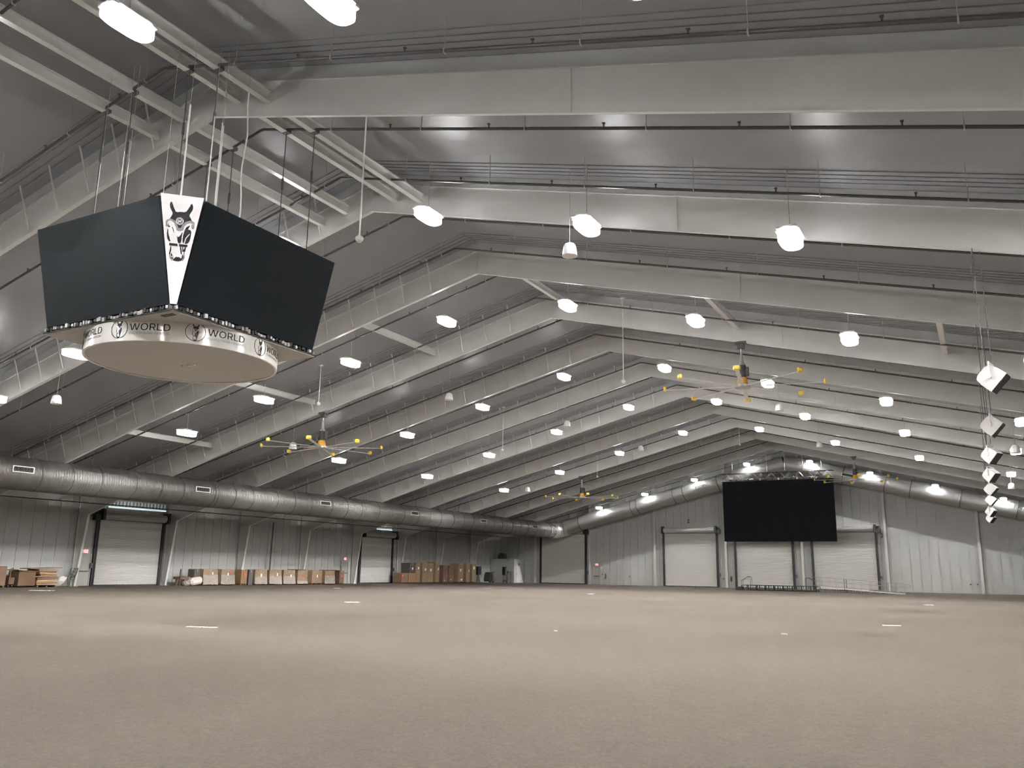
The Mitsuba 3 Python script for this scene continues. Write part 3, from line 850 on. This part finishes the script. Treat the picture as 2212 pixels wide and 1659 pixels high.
word = meshkit.text_mesh("WORLD", 0.17, 0.005)
word = word.subdivide_to_size(0.06)
word.apply_translation([-word.bounds[0][0], -word.bounds[0][1], 0])
word.vertices[:, 0] *= 1.0 / word.bounds[1][0]
sub = meshkit.text_mesh("EQUESTRIAN CENTER", 0.055, 0.004)
sub.apply_translation([-sub.bounds[0][0], -sub.bounds[0][1], 0])
sub.vertices[:, 0] *= 0.98 / sub.bounds[1][0]
cx, cy = flat([(365, 600)])[0]
hb = relief(BLK, 0.005)
hv = hb.vertices.copy()
s_ = 0.40 / 1.30
hb.vertices = np.c_[(hv[:, 0] - cx) * s_ * 0.95, (hv[:, 1] - cy) * s_, hv[:, 2]]
ringm = trimesh.creation.annulus(0.232, 0.244, 0.005, sections=48)
ringm.apply_translation([0, 0, 0.0025])
for k in range(8):
    a0 = math.radians(-34.2 + 43.3 * (k - 3))
    part(drum, "emblem", join([bend(hb, a0, 7.30, 0.001), bend(ringm, a0, 7.30, 0.001)]), "print_black", label="black horse head in a ring")
    part(drum, "lettering", bend(word, a0 + math.radians(6.8), 7.25, 0.001), "print_black", label="the word WORLD")
    part(drum, "small_lettering", bend(sub, a0 + math.radians(6.8), 7.145, 0.001), "print_grey", kind="stuff", label="the words EQUESTRIAN CENTER")

# hoist rods and cables of the scoreboard
for i, dx in enumerate((-2.36, -1.21, 1.08, 2.25)):
    for j, y in enumerate((13.95, 17.7)):
        x = XR + dx
        z = roof(x, 15.05)
        m = join([cyl((x, y, ZT - 0.3), (x, y, z), 0.014, 6), cyl((x, y, 12.9), (x, y, 13.25), 0.035, 8), box(x, y, z + 0.04, 0.24, 0.16, 0.1)])
        part(sb, "hoist_rod", m, "dark_metal", label="dark hoist rod with turnbuckle")
for x, y, r, zw in ((-16.25, 12.75, 0.022, 12.7), (-16.0, 13.3, 0.016, 12.6), (-15.93, 13.5, 0.015, 12.5), (-16.02, 13.62, 0.015, 12.5), (-18.6, 12.75, 0.006, 12.0), (-18.45, 12.8, 0.006, 11.6), (-19.6, 12.8, 0.006, 11.9), (-16.9, 12.75, 0.006, 11.8)):
    part(sb, "cable_sleeve", cyl((x, y, ZT - 0.2), (x, y, zw), r, 6), "white", label="white cable sleeve")
    part(sb, "cable", cyl((x, y, zw), (x, y, 14.45), 0.006, 5), "panel_grey", label="thin grey cable")
wob = [(-15.95 + 0.05 * math.sin(q * 1.3), 14.3, ZT - 0.2 + q * 0.42) for q in range(10)]
part(sb, "cable_sleeve", tube(wob, 0.02, 6), "white", 60, label="wavy white cable")
part(sb, "cable", cyl(wob[-1], (wob[-1][0], 14.3, 14.5), 0.006, 5), "panel_grey", label="thin grey cable")

# ---------------------------------------------------------------- big screen at the gable
VX0, VX1, VZ0, VZ1, VY = -25.62, -13.72, 5.08, 11.72, 95.9
vs = thing("video_wall", "large dark video screen hanging in front of the gable wall", "screen")
part(vs, "screen", box2(VX0, VX1, VY, VY + 0.12, VZ0, VZ1), "screen", label="dark switched off screen")
part(vs, "back_frame", join([box2(VX0 + 0.1, VX1 - 0.1, VY + 0.13, VY + 0.25, z - 0.05, z + 0.05) for z in np.linspace(VZ0 + 0.3, VZ1 - 0.3, 6)] + [box2(x - 0.05, x + 0.05, VY + 0.13, VY + 0.3, VZ0 + 0.1, VZ1 - 0.1) for x in np.linspace(VX0 + 0.4, VX1 - 0.4, 7)]), "dark_metal")
tr = thing("lighting_truss", "silver lattice truss that carries the big screen at its top", "truss")
TZ0, TZ1, TY = VZ1 + 0.22, VZ1 + 0.85, VY - 0.25
tx0, tx1 = VX0 + 0.05, VX1 - 0.05
for z in (TZ0, TZ1):
    for yy in (TY, TY + 0.6):
        part(tr, "chord", cyl((tx0 - 0.3, yy, z), (tx1 + 0.1, yy, z), 0.03, 8), "chrome" if z == TZ0 else "dark_metal", 60)
nb = 24
for k in range(nb):
    xa = tx0 + k * (tx1 - tx0) / nb
    xb = tx0 + (k + 1) * (tx1 - tx0) / nb
    za, zb = (TZ0, TZ1) if k % 2 == 0 else (TZ1, TZ0)
    part(tr, "lattice_bar", join([cyl((xa, yy, za), (xb, yy, zb), 0.022, 6) for yy in (TY, TY + 0.6)]), "chrome" if k % 3 else "dark_metal")
for k in range(18):
    xx = tx0 + 0.3 + k * (tx1 - tx0 - 0.6) / 17
    part(tr, "clamp", join([box(xx, TY - 0.05, TZ0 - 0.12, 0.12, 0.1, 0.2), cyl((xx, TY - 0.03, TZ0 - 0.2), (xx, VY + 0.03, VZ1), 0.02, 6)]), "chrome" if k % 3 == 0 else "dark_metal")
for k in range(6):
    xx = tx0 + 1.1 + k * (tx1 - tx0 - 2.2) / 5
    part(tr, "hoist_cable", cyl((xx, TY + 0.3, TZ1), (xx, TY + 0.3, roof(xx, RL_CEIL)), 0.018, 6), "chrome")

# ---------------------------------------------------------------- stage and ramp
st = thing("stage", "low black portable stage in front of the gable doors", "stage")
GX0, GX1, GY0, GY1, GZ = -21.6, -14.55, 86.5, 89.0, 0.53
for k in range(4):
    xa = GX0 + k * (GX1 - GX0) / 4
    part(st, "deck_panel", box2(xa + 0.01, xa + (GX1 - GX0) / 4 - 0.01, GY0, GY1, GZ - 0.05, GZ), "black")
part(st, "bottom_rail", join([box2(GX0, GX1, GY0, GY0 + 0.05, 0.03, 0.09), box2(GX0, GX1, GY1 - 0.05, GY1, 0.03, 0.09)]), "black")
for k in range(33):
    xa = GX0 + 0.03 + k * (GX1 - GX0 - 0.06) / 32
    wdt = 0.10 if k % 4 == 0 else 0.045
    part(st, "leg", join([box2(xa - wdt / 2, xa + wdt / 2, yy, yy + 0.05, 0.0, GZ - 0.05) for yy in ((GY0, GY1 - 0.06) if k % 4 == 0 else (GY0,))]), "black")


def step_rail(x, y, flip):
    s = -1 if flip else 1
    return tube([(x, y, 0.55 if not flip else 0.0), (x, y, 0.95), (x + s * 0.12, y, 1.03), (x + s * 0.55, y, 1.30), (x + s * 0.70, y, 1.33), (x + s * 0.85, y, 1.28), (x + s * 0.9, y, 1.15), (x + s * 0.9, y, GZ)], 0.02, 6)


for x, f in ((GX0 + 0.05, False), (GX1 - 0.05 + 0.0, True)):
    for yy in (GY0 - 0.12, GY0 + 0.5):
        part(st, "handrail", step_rail(x, yy, f), "dark_metal", 60, label="dark bent tube handrail")
for k in range(2):
    part(st, "step", box2(GX0 - 0.3 - 0.3 * k, GX0 - 0.02 - 0.3 * k, GY0, GY0 + 0.9, 0.0, 0.35 - 0.17 * k), "black")
rp = thing("ramp", "silver access ramp with tube railings leading down from the stage", "ramp")
RX0, RX1, RY0, RY1 = GX1 + 0.3, -6.9, 86.9, 88.2
rz = lambda x: 0.50 - 0.48 * (x - RX0) / (RX1 - RX0)
for k in range(5):
    xa, xb = RX0 + k * (RX1 - RX0) / 5, RX0 + (k + 1) * (RX1 - RX0) / 5
    part(rp, "deck_plate", prism_xz([(xa, rz(xa) - 0.06), (xb - 0.02, rz(xb) - 0.06), (xb - 0.02, rz(xb) + 0.02), (xa, rz(xa) + 0.02)], RY0, RY1), "silver")
for yy in (RY0, RY1):
    for h, r in ((0.92, 0.017), (0.55, 0.015), (0.14, 0.013)):
        part(rp, "rail", cyl((RX0 - 0.6, yy, rz(RX0) + h), (RX1 + (0.35 if h == 0.55 else 0.0), yy, rz(RX1) + h), r, 6), "rail_steel")
    for k in range(11):
        xx = RX0 + k * (RX1 - RX0) / 10
        part(rp, "post", cyl((xx, yy, 0.0), (xx, yy, rz(xx) + 0.92), 0.026 if k % 3 == 0 else 0.013, 6), "dark_metal" if k % 5 == 3 else "rail_steel")
    part(rp, "end_loop", tube([(RX1, yy, 0.90), (RX1 + 0.35, yy, 0.88), (RX1 + 0.46, yy, 0.72), (RX1 + 0.35, yy, 0.57), (RX1 + 0.1, yy, 0.57)], 0.02, 6), "rail_steel", 60)

# ---------------------------------------------------------------- cartons on pallets along the left wall
FX = -54.6


def pallet(y0, y1, x0, x1, label):
    t = thing("pallet", label, "pallet", "wooden pallets along the left wall")
    for k in range(6):
        xa = x0 + k * (x1 - x0 - 0.12) / 5
        part(t, "deck_board", box2(xa, xa + 0.12, y0, y1, 0.105, 0.125), "wood")
    for k in range(3):
        ya = y0 + k * (y1 - y0 - 0.1) / 2
        part(t, "runner", box2(x0, x1, ya, ya + 0.1, 0.0, 0.104), "wood")


def carton(y0, y1, z0, z1, mt, lab, wrap=0.0, tag=None, depth=1.15, group="cartons along the left wall", dark=False):
    t = thing("carton", lab, "box", group)
    x0, x1 = FX - depth, FX
    b = chamfer_box(x1 - x0, y1 - y0, z1 - z0, 0.012)
    b.apply_translation([(x0 + x1) / 2, (y0 + y1) / 2, (z0 + z1) / 2])
    part(t, "body", b, mt)
    ym = (y0 + y1) / 2
    part(t, "flap", box2(x0 + 0.02, x1 + 0.012, y0 + 0.01, y1 - 0.01, z1 - 0.16, z1 + 0.012), mt)
    part(t, "tape", join([box2(x1 + 0.001, x1 + 0.014, ym - 0.03, ym + 0.03, z1 - 0.2, z1 + 0.014)]), "wood_light")
    if wrap > 0:
        zt = z0 + wrap * (z1 - z0)
        v = []
        n = 13
        f = []
        amp = rng.uniform(0.005, 0.03, n)
        for i in range(n):
            yy = y0 - 0.02 + (y1 - y0 + 0.04) * i / (n - 1)
            lo = 0.02 + 0.07 * rng.random()
            v += [(x1 + 0.02 + amp[i] * 0.3, yy, zt), (x1 + 0.025 + amp[i], yy, (zt + z0) / 2), (x1 + 0.05 + 2.2 * amp[i], yy + 0.05 * (i / (n - 1) - 0.5), max(0.012, z0 - lo))]
            v += [(a_ - 0.012, b_, c_) for a_, b_, c_ in v[-3:]]
        for i in range(n - 1):
            p, q = 6 * i, 6 * i + 6
            for a in (0, 1):
                f += [(p + a, p + a + 1, q + a + 1), (p + a, q + a + 1, q + a), (p + 3 + a, q + 4 + a, p + 4 + a), (p + 3 + a, q + 3 + a, q + 4 + a)]
        part(t, "stretch_wrap", trimesh.Trimesh(np.array(v), np.array(f), process=False), "wrap", True, label="loose stretch wrap")
    if tag:
        for kind, fy, fz, w_, h_ in tag:
            yy, zz = y0 + fy * (y1 - y0), z0 + fz * (z1 - z0)
            part(t, "label", box2(x1 + 0.02, x1 + 0.03 + (0.03 if wrap else 0.0), yy - w_ / 2, yy + w_ / 2, zz - h_ / 2, zz + h_ / 2), "label_white" if kind == "w" else "label_red", label="white paper label" if kind == "w" else "red warning label")
    return t


wl = "along the left wall"
BX = [
    (31.3, 32.92, 1.26, "cardboard_dark", 0.0, [("w", 0.55, 0.6, 0.17, 0.24), ("r", 0.66, 0.72, 0.14, 0.18)], "pinkish brown carton with white and red labels at the left picture edge"),
    (48.66, 50.15, 1.22, "cardboard", 0.62, [("w", 0.6, 0.72, 0.14, 0.2)], "wrapped carton with a white label, first of the long row"),
    (50.50, 51.92, 1.22, "cardboard", 0.62, [("w", 0.48, 0.66, 0.14, 0.22), ("r", 0.62, 0.76, 0.14, 0.16)], "wrapped carton with white and red labels, second of the long row"),
    (52.66, 53.33, 1.2, "cardboard_orange", 0.0, [("r", 0.5, 0.66, 0.18, 0.22)], "narrow orange brown carton with a red label before the third column"),
    (54.2, 55.6, 1.22, "cardboard", 0.52, [("w", 0.5, 0.6, 0.15, 0.24)], "wrapped carton with a white label right of the plum box"),
    (55.9, 57.35, 1.22, "cardboard", 0.55, [("w", 0.62, 0.66, 0.13, 0.26), ("r", 0.45, 0.5, 0.15, 0.14)], "wrapped carton with a long white tag, in front of the drain pipe"),
    (57.6, 59.05, 1.22, "cardboard", 0.55, [("w", 0.62, 0.56, 0.15, 0.22), ("r", 0.48, 0.6, 0.13, 0.14)], "wrapped carton left of the two unwrapped tan ones"),
    (59.4, 60.72, 1.22, "cardboard", 0.18, [("r", 0.5, 0.55, 0.18, 0.12)], "tan carton with a faint red print and a dark lid on top"),
    (61.3, 62.7, 1.22, "cardboard", 0.0, [("w", 0.5, 0.55, 0.12, 0.26)], "tan carton with a small upright label before the wrapped carton"),
    (63.05, 64.45, 1.22, "cardboard", 0.6, [("r", 0.5, 0.66, 0.16, 0.16)], "wrapped carton with a red spot under a brown board"),
    (65.15, 65.82, 1.22, "cardboard_dark", 0.0, [("r", 0.5, 0.55, 0.16, 0.18)], "reddish brown carton that ends the long row under the exit sign"),
]
for y0, y1, h, mt, wr, tg, lab in BX:
    pallet(y0 + 0.02, y1 - 0.02, FX - 1.13, FX - 0.02, "pallet under the " + lab.split(",")[0])
    carton(y0, y1, 0.13, h + 0.05, mt, lab, wr, tg)
carton(53.5, 53.98, 0.0, 1.24, "plum", "dark plum grey box between the orange carton and the wrapped ones", depth=1.1)
far = [
    (75.2, 76.4, 0.13, 1.08, "cardboard_dark", [("r", 0.15, 0.75, 0.16, 0.2)], "low dark brown carton beside the farther roller door"),
    (76.5, 77.8, 0.13, 1.08, "cardboard_orange", [("r", 0.3, 0.3, 0.2, 0.16)], "low orange carton under the dark one"),
    (76.62, 77.6, 1.10, 2.15, "plum", [("w", 0.5, 0.45, 0.2, 0.22)], "dark grey carton with a pale label standing on the orange one"),
    (77.86, 78.6, 0.13, 2.2, "cardboard", [("w", 0.5, 0.72, 0.22, 0.24)], "tall tan carton with one white label just left of the double stack"),
    (79.02, 80.05, 0.13, 2.22, "cardboard", [("w", 0.55, 0.66, 0.28, 0.26)], "tall tan carton forming the left half of the double stack"),
    (80.1, 81.15, 0.13, 2.2, "cardboard", [("w", 0.5, 0.64, 0.28, 0.26)], "tall tan carton forming the right half of the double stack"),
    (81.58, 82.4, 0.13, 2.32, "cardboard", [("w", 0.7, 0.66, 0.22, 0.26)], "tallest tan carton standing just before the leaning column flange"),
    (83.2, 84.2, 0.13, 2.0, "cardboard_dark", [("w", 0.3, 0.1, 0.18, 0.12)], "brown carton right after the column, left of its twin"),
    (84.4, 85.45, 0.13, 2.0, "cardboard_dark", [("w", 0.4, 0.14, 0.18, 0.12)], "brown carton, right one of the twins after the column"),
    (86.4, 87.55, 0.13, 2.25, "cardboard", [("w", 0.4, 0.64, 0.3, 0.3), ("w", 0.6, 0.12, 0.4, 0.2)], "tall tan carton with a torn label near the far end"),
    (88.2, 89.0, 0.13, 2.25, "cardboard", [("w", 0.7, 0.6, 0.16, 0.3)], "narrow tall tan carton, second from the far end"),
    (89.5, 90.42, 0.13, 2.22, "cardboard", [("w", 0.45, 0.78, 0.4, 0.36)], "tall tan carton at the far end beside the black loudspeaker"),
]
for y0, y1, z0, z1, mt, tg, lab in far:
    if z0 < 0.5:
        pallet(y0 + 0.02, y1 - 0.02, FX - 1.13, FX - 0.02, "pallet under the " + lab.split(",")[0])
    carton(y0, y1, z0 + 0.0, z1, mt, lab, 0.0, tg, group="tall cartons near the far corner")
whole("board", box2(FX - 1.0, FX + 0.08, 59.1, 60.35, 1.285, 1.34), "wood", "dark flat board lying on the tan carton with a faint print", "board")
whole("board", box2(FX - 1.0, FX + 0.06, 63.3, 65.0, 1.285, 1.32), "wood", "brown board bridging the last wrapped carton and the end carton", "board")

# flattened cardboard, crate, pallet jack, leaning pallet at the left edge
t = thing("crate", "dark brown wooden crate left of the loose cardboard sheets", "crate")
part(t, "body", box2(FX - 1.1, FX, 33.72, 34.85, 0.1, 1.02), "wood")
for k in range(4):
    part(t, "slat", box2(FX, FX + 0.025, 33.72, 34.85, 0.14 + 0.22 * k, 0.31 + 0.22 * k), "wood")
part(t, "lid", bar((FX - 0.5, 33.6, 1.09), (FX - 0.5, 34.95, 0.98), 1.2, 0.05, (1, 0, 0)), "wood")
t = thing("cardboard_stack", "untidy stack of flattened cardboard sheets on a pallet", "cardboard")
zc = 0.14
for k in range(9):
    hgt = 0.06 + 0.08 * rng.random()
    off = rng.normal(0, 0.05, 2)
    m = box(FX - 0.55 + off[0], 35.72 + off[1], zc + hgt / 2, 1.15, 1.38 + 0.1 * rng.standard_normal(), hgt)
    m.apply_transform(trimesh.transformations.rotation_matrix(rng.normal(0, 0.035), (1, 0, 0), m.centroid))
    m.apply_transform(trimesh.transformations.rotation_matrix(rng.normal(0, 0.05), (0, 0, 1), m.centroid))
    part(t, "sheet", m, ["cardboard", "cardboard_orange", "wood_light", "cardboard_dark"][k % 4])
    zc += hgt + 0.012
m = box(FX - 0.5, 35.5, zc + 0.05, 1.2, 2.2, 0.05)
m.apply_transform(trimesh.transformations.rotation_matrix(0.03, (1, 0, 0), m.centroid))
part(t, "sheet", m, "cardboard_dark")
pallet(35.05, 36.4, FX - 1.13, FX - 0.02, "dark wooden pallet under the stack of flattened cardboard")
whole("film_bundle", trimesh.convex.convex_hull(rng.normal(0, 1, (40, 3)) / np.linalg.norm(rng.normal(0, 1, (40, 3)), axis=1, keepdims=True).mean() * 0.17 * np.array([1.3, 1.6, 1.6]) + np.array([FX - 0.3, 36.95, 0.42])),
      "film_white", "heap of pale plastic film between the cardboard and the column", "plastic film", smooth=40)
t = thing("pallet_jack", "small hand pallet jack with a dark handle beside the pink carton", "pallet jack")
part(t, "handle", tube([(FX - 0.2, 33.3, 0.35), (FX - 0.25, 33.32, 0.9), (FX - 0.27, 33.34, 1.15), (FX - 0.27, 33.45, 1.22), (FX - 0.27, 33.5, 1.12)], 0.035, 8), "wood", 60)
part(t, "body", box2(FX - 0.5, FX, 33.12, 33.48, 0.2, 0.62), "wood")
for yy in (33.15, 33.38):
    part(t, "fork", box2(FX - 1.3, FX - 0.1, yy, yy + 0.09, 0.08, 0.15), "machine")
for yy in (33.17, 33.40):
    part(t, "wheel", cyl((FX - 0.25, yy, 0.08), (FX - 0.25, yy + 0.07, 0.08), 0.08, 14), "black")
# dark lattice pallet leaning on the column
t = thing("lattice_panel", "dark lattice panel leaning against the column beside the exit sign", "panel")
y0, y1 = 37.75, 38.3
LB = lambda u, v: np.array([-55.35 - 0.18 * v, 37.62 + 0.50 * u + 0.34 * v, 0.45 + 0.78 * v])
for a, b in (((0, 0), (0, 1)), ((1, 0), (1, 1)), ((0, 0), (1, 0)), ((0, 1), (1, 1)), ((0, 0.33), (1, 0.33)), ((0, 0.66), (1, 0.66)), ((0, 0), (1, 0.33)), ((1, 0.33), (0, 0.66)), ((0, 0.66), (1, 1)), ((0.5, 0), (0.5, 1))):
    part(t, "bar", bar(LB(*a), LB(*b), 0.07, 0.03, (1, 0, 0)), "machine")
part(t, "foot", join([bar(LB(0.15, 0), (-55.25, 37.7, 0.0), 0.05, 0.05, (1, 0, 0)), bar(LB(0.85, 0), (-55.25, 38.05, 0.0), 0.05, 0.05, (1, 0, 0))]), "machine")
# unwrapped furniture with plastic, before the long row
t = thing("bench", "dark low wooden bench with upright posts beside the second column", "bench")
part(t, "seat", box2(FX - 0.9, FX - 0.1, 46.55, 47.55, 0.48, 0.68), "wood")
for yy in (46.55, 47.75):
    part(t, "post", box2(FX - 0.2, FX - 0.12, yy, yy + 0.07, 0.0, 1.25), "wood")
for yy in (46.7, 47.4):
    part(t, "leg", box2(FX - 0.8, FX - 0.72, yy, yy + 0.08, 0.0, 0.48), "wood")
whole("dust_sheet", chamfer_box(0.7, 1.15, 0.55, 0.17).apply_transform(trimesh.transformations.rotation_matrix(0.16, (1, 0, 0))).apply_translation([FX + 0.05, 47.85, 0.36]), "film_white",
      "crumpled white plastic sheet over furniture before the long row", "plastic sheet", smooth=30)
whole("dust_sheet", chamfer_box(0.5, 0.6, 0.36, 0.12).apply_translation([FX + 0.05, 47.0, 0.18]), "wrap", "small grey plastic bundle under the low bench", "plastic sheet", smooth=30)
carton(47.75, 48.35, 0.72, 1.25, "plum", "grey brown box raised behind the crumpled plastic sheet", depth=0.7)
whole("stool", join([box2(FX - 0.7, FX - 0.1, 47.78, 48.3, 0.62, 0.70)] + [box2(FX - xx, FX - xx + 0.06, yy, yy + 0.06, 0, 0.62) for xx in (0.68, 0.18) for yy in (47.8, 48.22)]), "wood", "dark wooden stand under the raised grey brown box", "stand")

# ---------------------------------------------------------------- corner room and the gear before it
rm_ = thing("site_office", "small white flat roofed room built into the far left corner", "room")
part(rm_, "front_wall", box2(-56.4, -52.95, 97.0, 97.1, 0.0, 2.9), "wall")
part(rm_, "side_wall", box2(-53.05, -52.94, 97.1, 99.6, 0.0, 2.9), "wall")
part(rm_, "roof_slab", box2(-56.42, -52.9, 96.96, 99.65, 2.9, 2.97), "wall")
d = part(rm_, "door", box2(-52.94, -52.90, 97.55, 98.55, 0.02, 2.1), "curtain", label="white door")
part(d, "handle", box2(-52.89, -52.85, 97.62, 97.70, 1.0, 1.1), "dark_metal")
part(rm_, "door_plate", box2(-52.935, -52.915, 98.0, 98.5, 2.28, 2.42), "dark_metal")
whole("roof_box", join([box2(-55.6, -54.7, 97.4, 98.2, 2.97, 3.55), box2(-55.4, -54.9, 97.5, 98.0, 3.55, 3.72)]), "machine", "dark box standing on the roof of the corner room", "box")
for x, y, w_, lab in ((-55.35, 92.2, 0.78, "wide black loudspeaker on a stand beside the last tan carton"), (-52.75, 94.2, 0.5, "narrow black loudspeaker on a stand before the corner room")):
    t = thing("loudspeaker", lab, "speaker")
    b = chamfer_box(0.45, w_, 1.0, 0.04)
    b.apply_translation([x, y, 1.45])
    part(t, "cabinet", b, "black")
    part(t, "grille", box2(x + 0.226, x + 0.245, y - w_ / 2 + 0.06, y + w_ / 2 - 0.06, 1.03, 1.87), "screen_edge")
    part(t, "pole", cyl((x, y, 0.3), (x, y, 0.95), 0.025, 8), "dark_metal")
    for k in range(3):
        an = 2.1 * k
        part(t, "leg", cyl((x, y, 0.5), (x + 0.42 * math.cos(an), y + 0.42 * math.sin(an), 0.02), 0.016, 6), "dark_metal")
t = thing("floor_scrubber", "dark grey floor cleaning machine between the two black loudspeakers", "cleaning machine")
b = trimesh.convex.convex_hull(np.array([(-54.9 + a * 0.45 * c, 94.15 + e * (0.62 - 0.08 * (h > 0.8)) * c, h) for a in (-1, 1) for e in (-1, 1) for h, c in ((0.14, 0.86), (0.3, 1.0), (0.95, 0.98), (1.2, 0.84))]))
part(t, "body", b, "machine", 20)
part(t, "tank_lid", box2(-55.2, -54.6, 93.72, 94.6, 1.2, 1.27), "dark_metal")
part(t, "handle", tube([(-54.6, 93.75, 1.15), (-54.35, 93.75, 1.3), (-54.35, 94.55, 1.3), (-54.6, 94.55, 1.15)], 0.025, 6), "black")
for yy in (93.75, 94.5):
    part(t, "wheel", cyl((-54.6, yy, 0.14), (-54.6, yy + 0.1, 0.14), 0.14, 16), "black")
t = thing("trolley", "tall dark framed trolley with two decks before the white corner room", "trolley")
for a, b in ((-53.35, 94.95), (-53.35, 96.0), (-52.85, 94.95), (-52.85, 96.0)):
    part(t, "post", box2(a - 0.03, a + 0.03, b - 0.03, b + 0.03, 0.1, 1.5), "dark_metal")
    part(t, "wheel", cyl((a, b - 0.03, 0.07), (a, b + 0.03, 0.07), 0.07, 12), "black")
part(t, "lower_deck", box2(-53.4, -52.8, 94.9, 96.05, 0.15, 0.3), "dark_metal")
part(t, "upper_shelf", box2(-53.4, -52.8, 94.9, 96.05, 1.44, 1.5), "dark_metal")
part(t, "tray", box2(-53.3, -52.9, 95.4, 95.8, 1.3, 1.43), "black")

# ---------------------------------------------------------------- small things on the gable wall
def extinguisher(x, lab):
    t = thing("fire_extinguisher", lab, "fire extinguisher")
    part(t, "cylinder", lathe([(0, 0.7), (0.07, 0.7), (0.085, 0.74), (0.085, 1.14), (0.05, 1.22), (0.0, 1.22)], 14).apply_translation([x, YEND - 0.20, 0]), "red", 50)
    part(t, "bracket", box2(x - 0.05, x + 0.05, YEND - 0.13, YEND - 0.028, 0.9, 0.95), "dark_metal")
    part(t, "valve", box(x, YEND - 0.2, 1.27, 0.1, 0.06, 0.1), "black")
    part(t, "hose", tube([(x + 0.05, YEND - 0.22, 1.25), (x + 0.13, YEND - 0.26, 1.1), (x + 0.11, YEND - 0.26, 0.85)], 0.015, 6), "black")


extinguisher(-25.98, "dark fire extinguisher on the gable wall left of the middle roller door")
extinguisher(-41.5, "dark fire extinguisher on the gable wall right of the grey door")
for x, z, lab in ((-26.1, 5.85, "small dark alarm strobe high beside the screen's left edge"), (-9.75, 5.82, "small dark alarm strobe high right of the last roller door"), (-30.85, 7.6, "small dark camera above the second roller door")):
    t = thing("wall_device", lab, "wall device")
    part(t, "base", box2(x - 0.11, x + 0.11, YEND - 0.14, YEND - 0.064, z - 0.22, z + 0.22), "machine")
    part(t, "lens", lathe([(0, 0.06), (0.05, 0.05), (0.08, 0.0), (0, 0)], 12).apply_transform(trimesh.transformations.rotation_matrix(math.pi / 2, (1, 0, 0))).apply_translation([x, YEND - 0.14, z]), "panel_grey", 40)
for x, z, lab in ((-26.88, 1.0, "small grey outlet left of the third gable column"), (-38.38, 1.05, "small grey outlet between the exit door and the second roller door"), (-1.76, 0.92, "left one of two small grey outlets at the far right of the gable wall"),
                  (-1.14, 0.92, "right one of two small grey outlets at the far right of the gable wall"), (-41.95, 1.25, "small dark switch beside the grey exit door")):
    t = thing("outlet_box", lab, "outlet")
    part(t, "case", box2(x - 0.09, x + 0.09, YEND - 0.12, YEND - 0.064, z - 0.11, z + 0.11), "door_grey")
    part(t, "cover", box2(x - 0.06, x + 0.06, YEND - 0.13, YEND - 0.121, z - 0.08, z + 0.08), "dark_metal")

# ---------------------------------------------------------------- scraps on the carpet
for x, y, l, w_, a, lab in ((-26.4, 32.5, 0.62, 0.5, 55, "white sheet of paper lying on the carpet left of the middle"), (-18.3, 16.42, 0.85, 0.16, 17, "long white strip of tape on the carpet, nearest to the camera at the left"),
                            (-10.51, 21.67, 0.09, 0.07, 10, "tiny white crumb of paper on the carpet in the middle"), (-5.09, 24.9, 0.16, 0.06, 15, "short white scrap on the carpet right of the middle"),
                            (-3.0, 31.74, 0.56, 0.22, 14, "white strip of tape on the carpet at the right"), (-48.0, 31.13, 1.3, 0.5, 40, "pale sheet on the carpet before the loose cardboard"),
                            (-25.4, 58.1, 0.5, 0.4, 30, "pale scrap on the carpet before the grey exit door"), (-3.28, 56.3, 0.5, 0.35, 20, "pale scrap on the carpet far to the right"), (-44.5, 52.9, 0.55, 0.4, 50, "white scrap on the carpet before the end of the long row")):
    m = chamfer_box(l, w_, 0.012, 0.003)
    m.apply_transform(trimesh.transformations.rotation_matrix(math.radians(a), (0, 0, 1)))
    m.apply_translation([x, y, 0.0065])
    whole("paper_scrap", m, "label_white", lab, "paper")
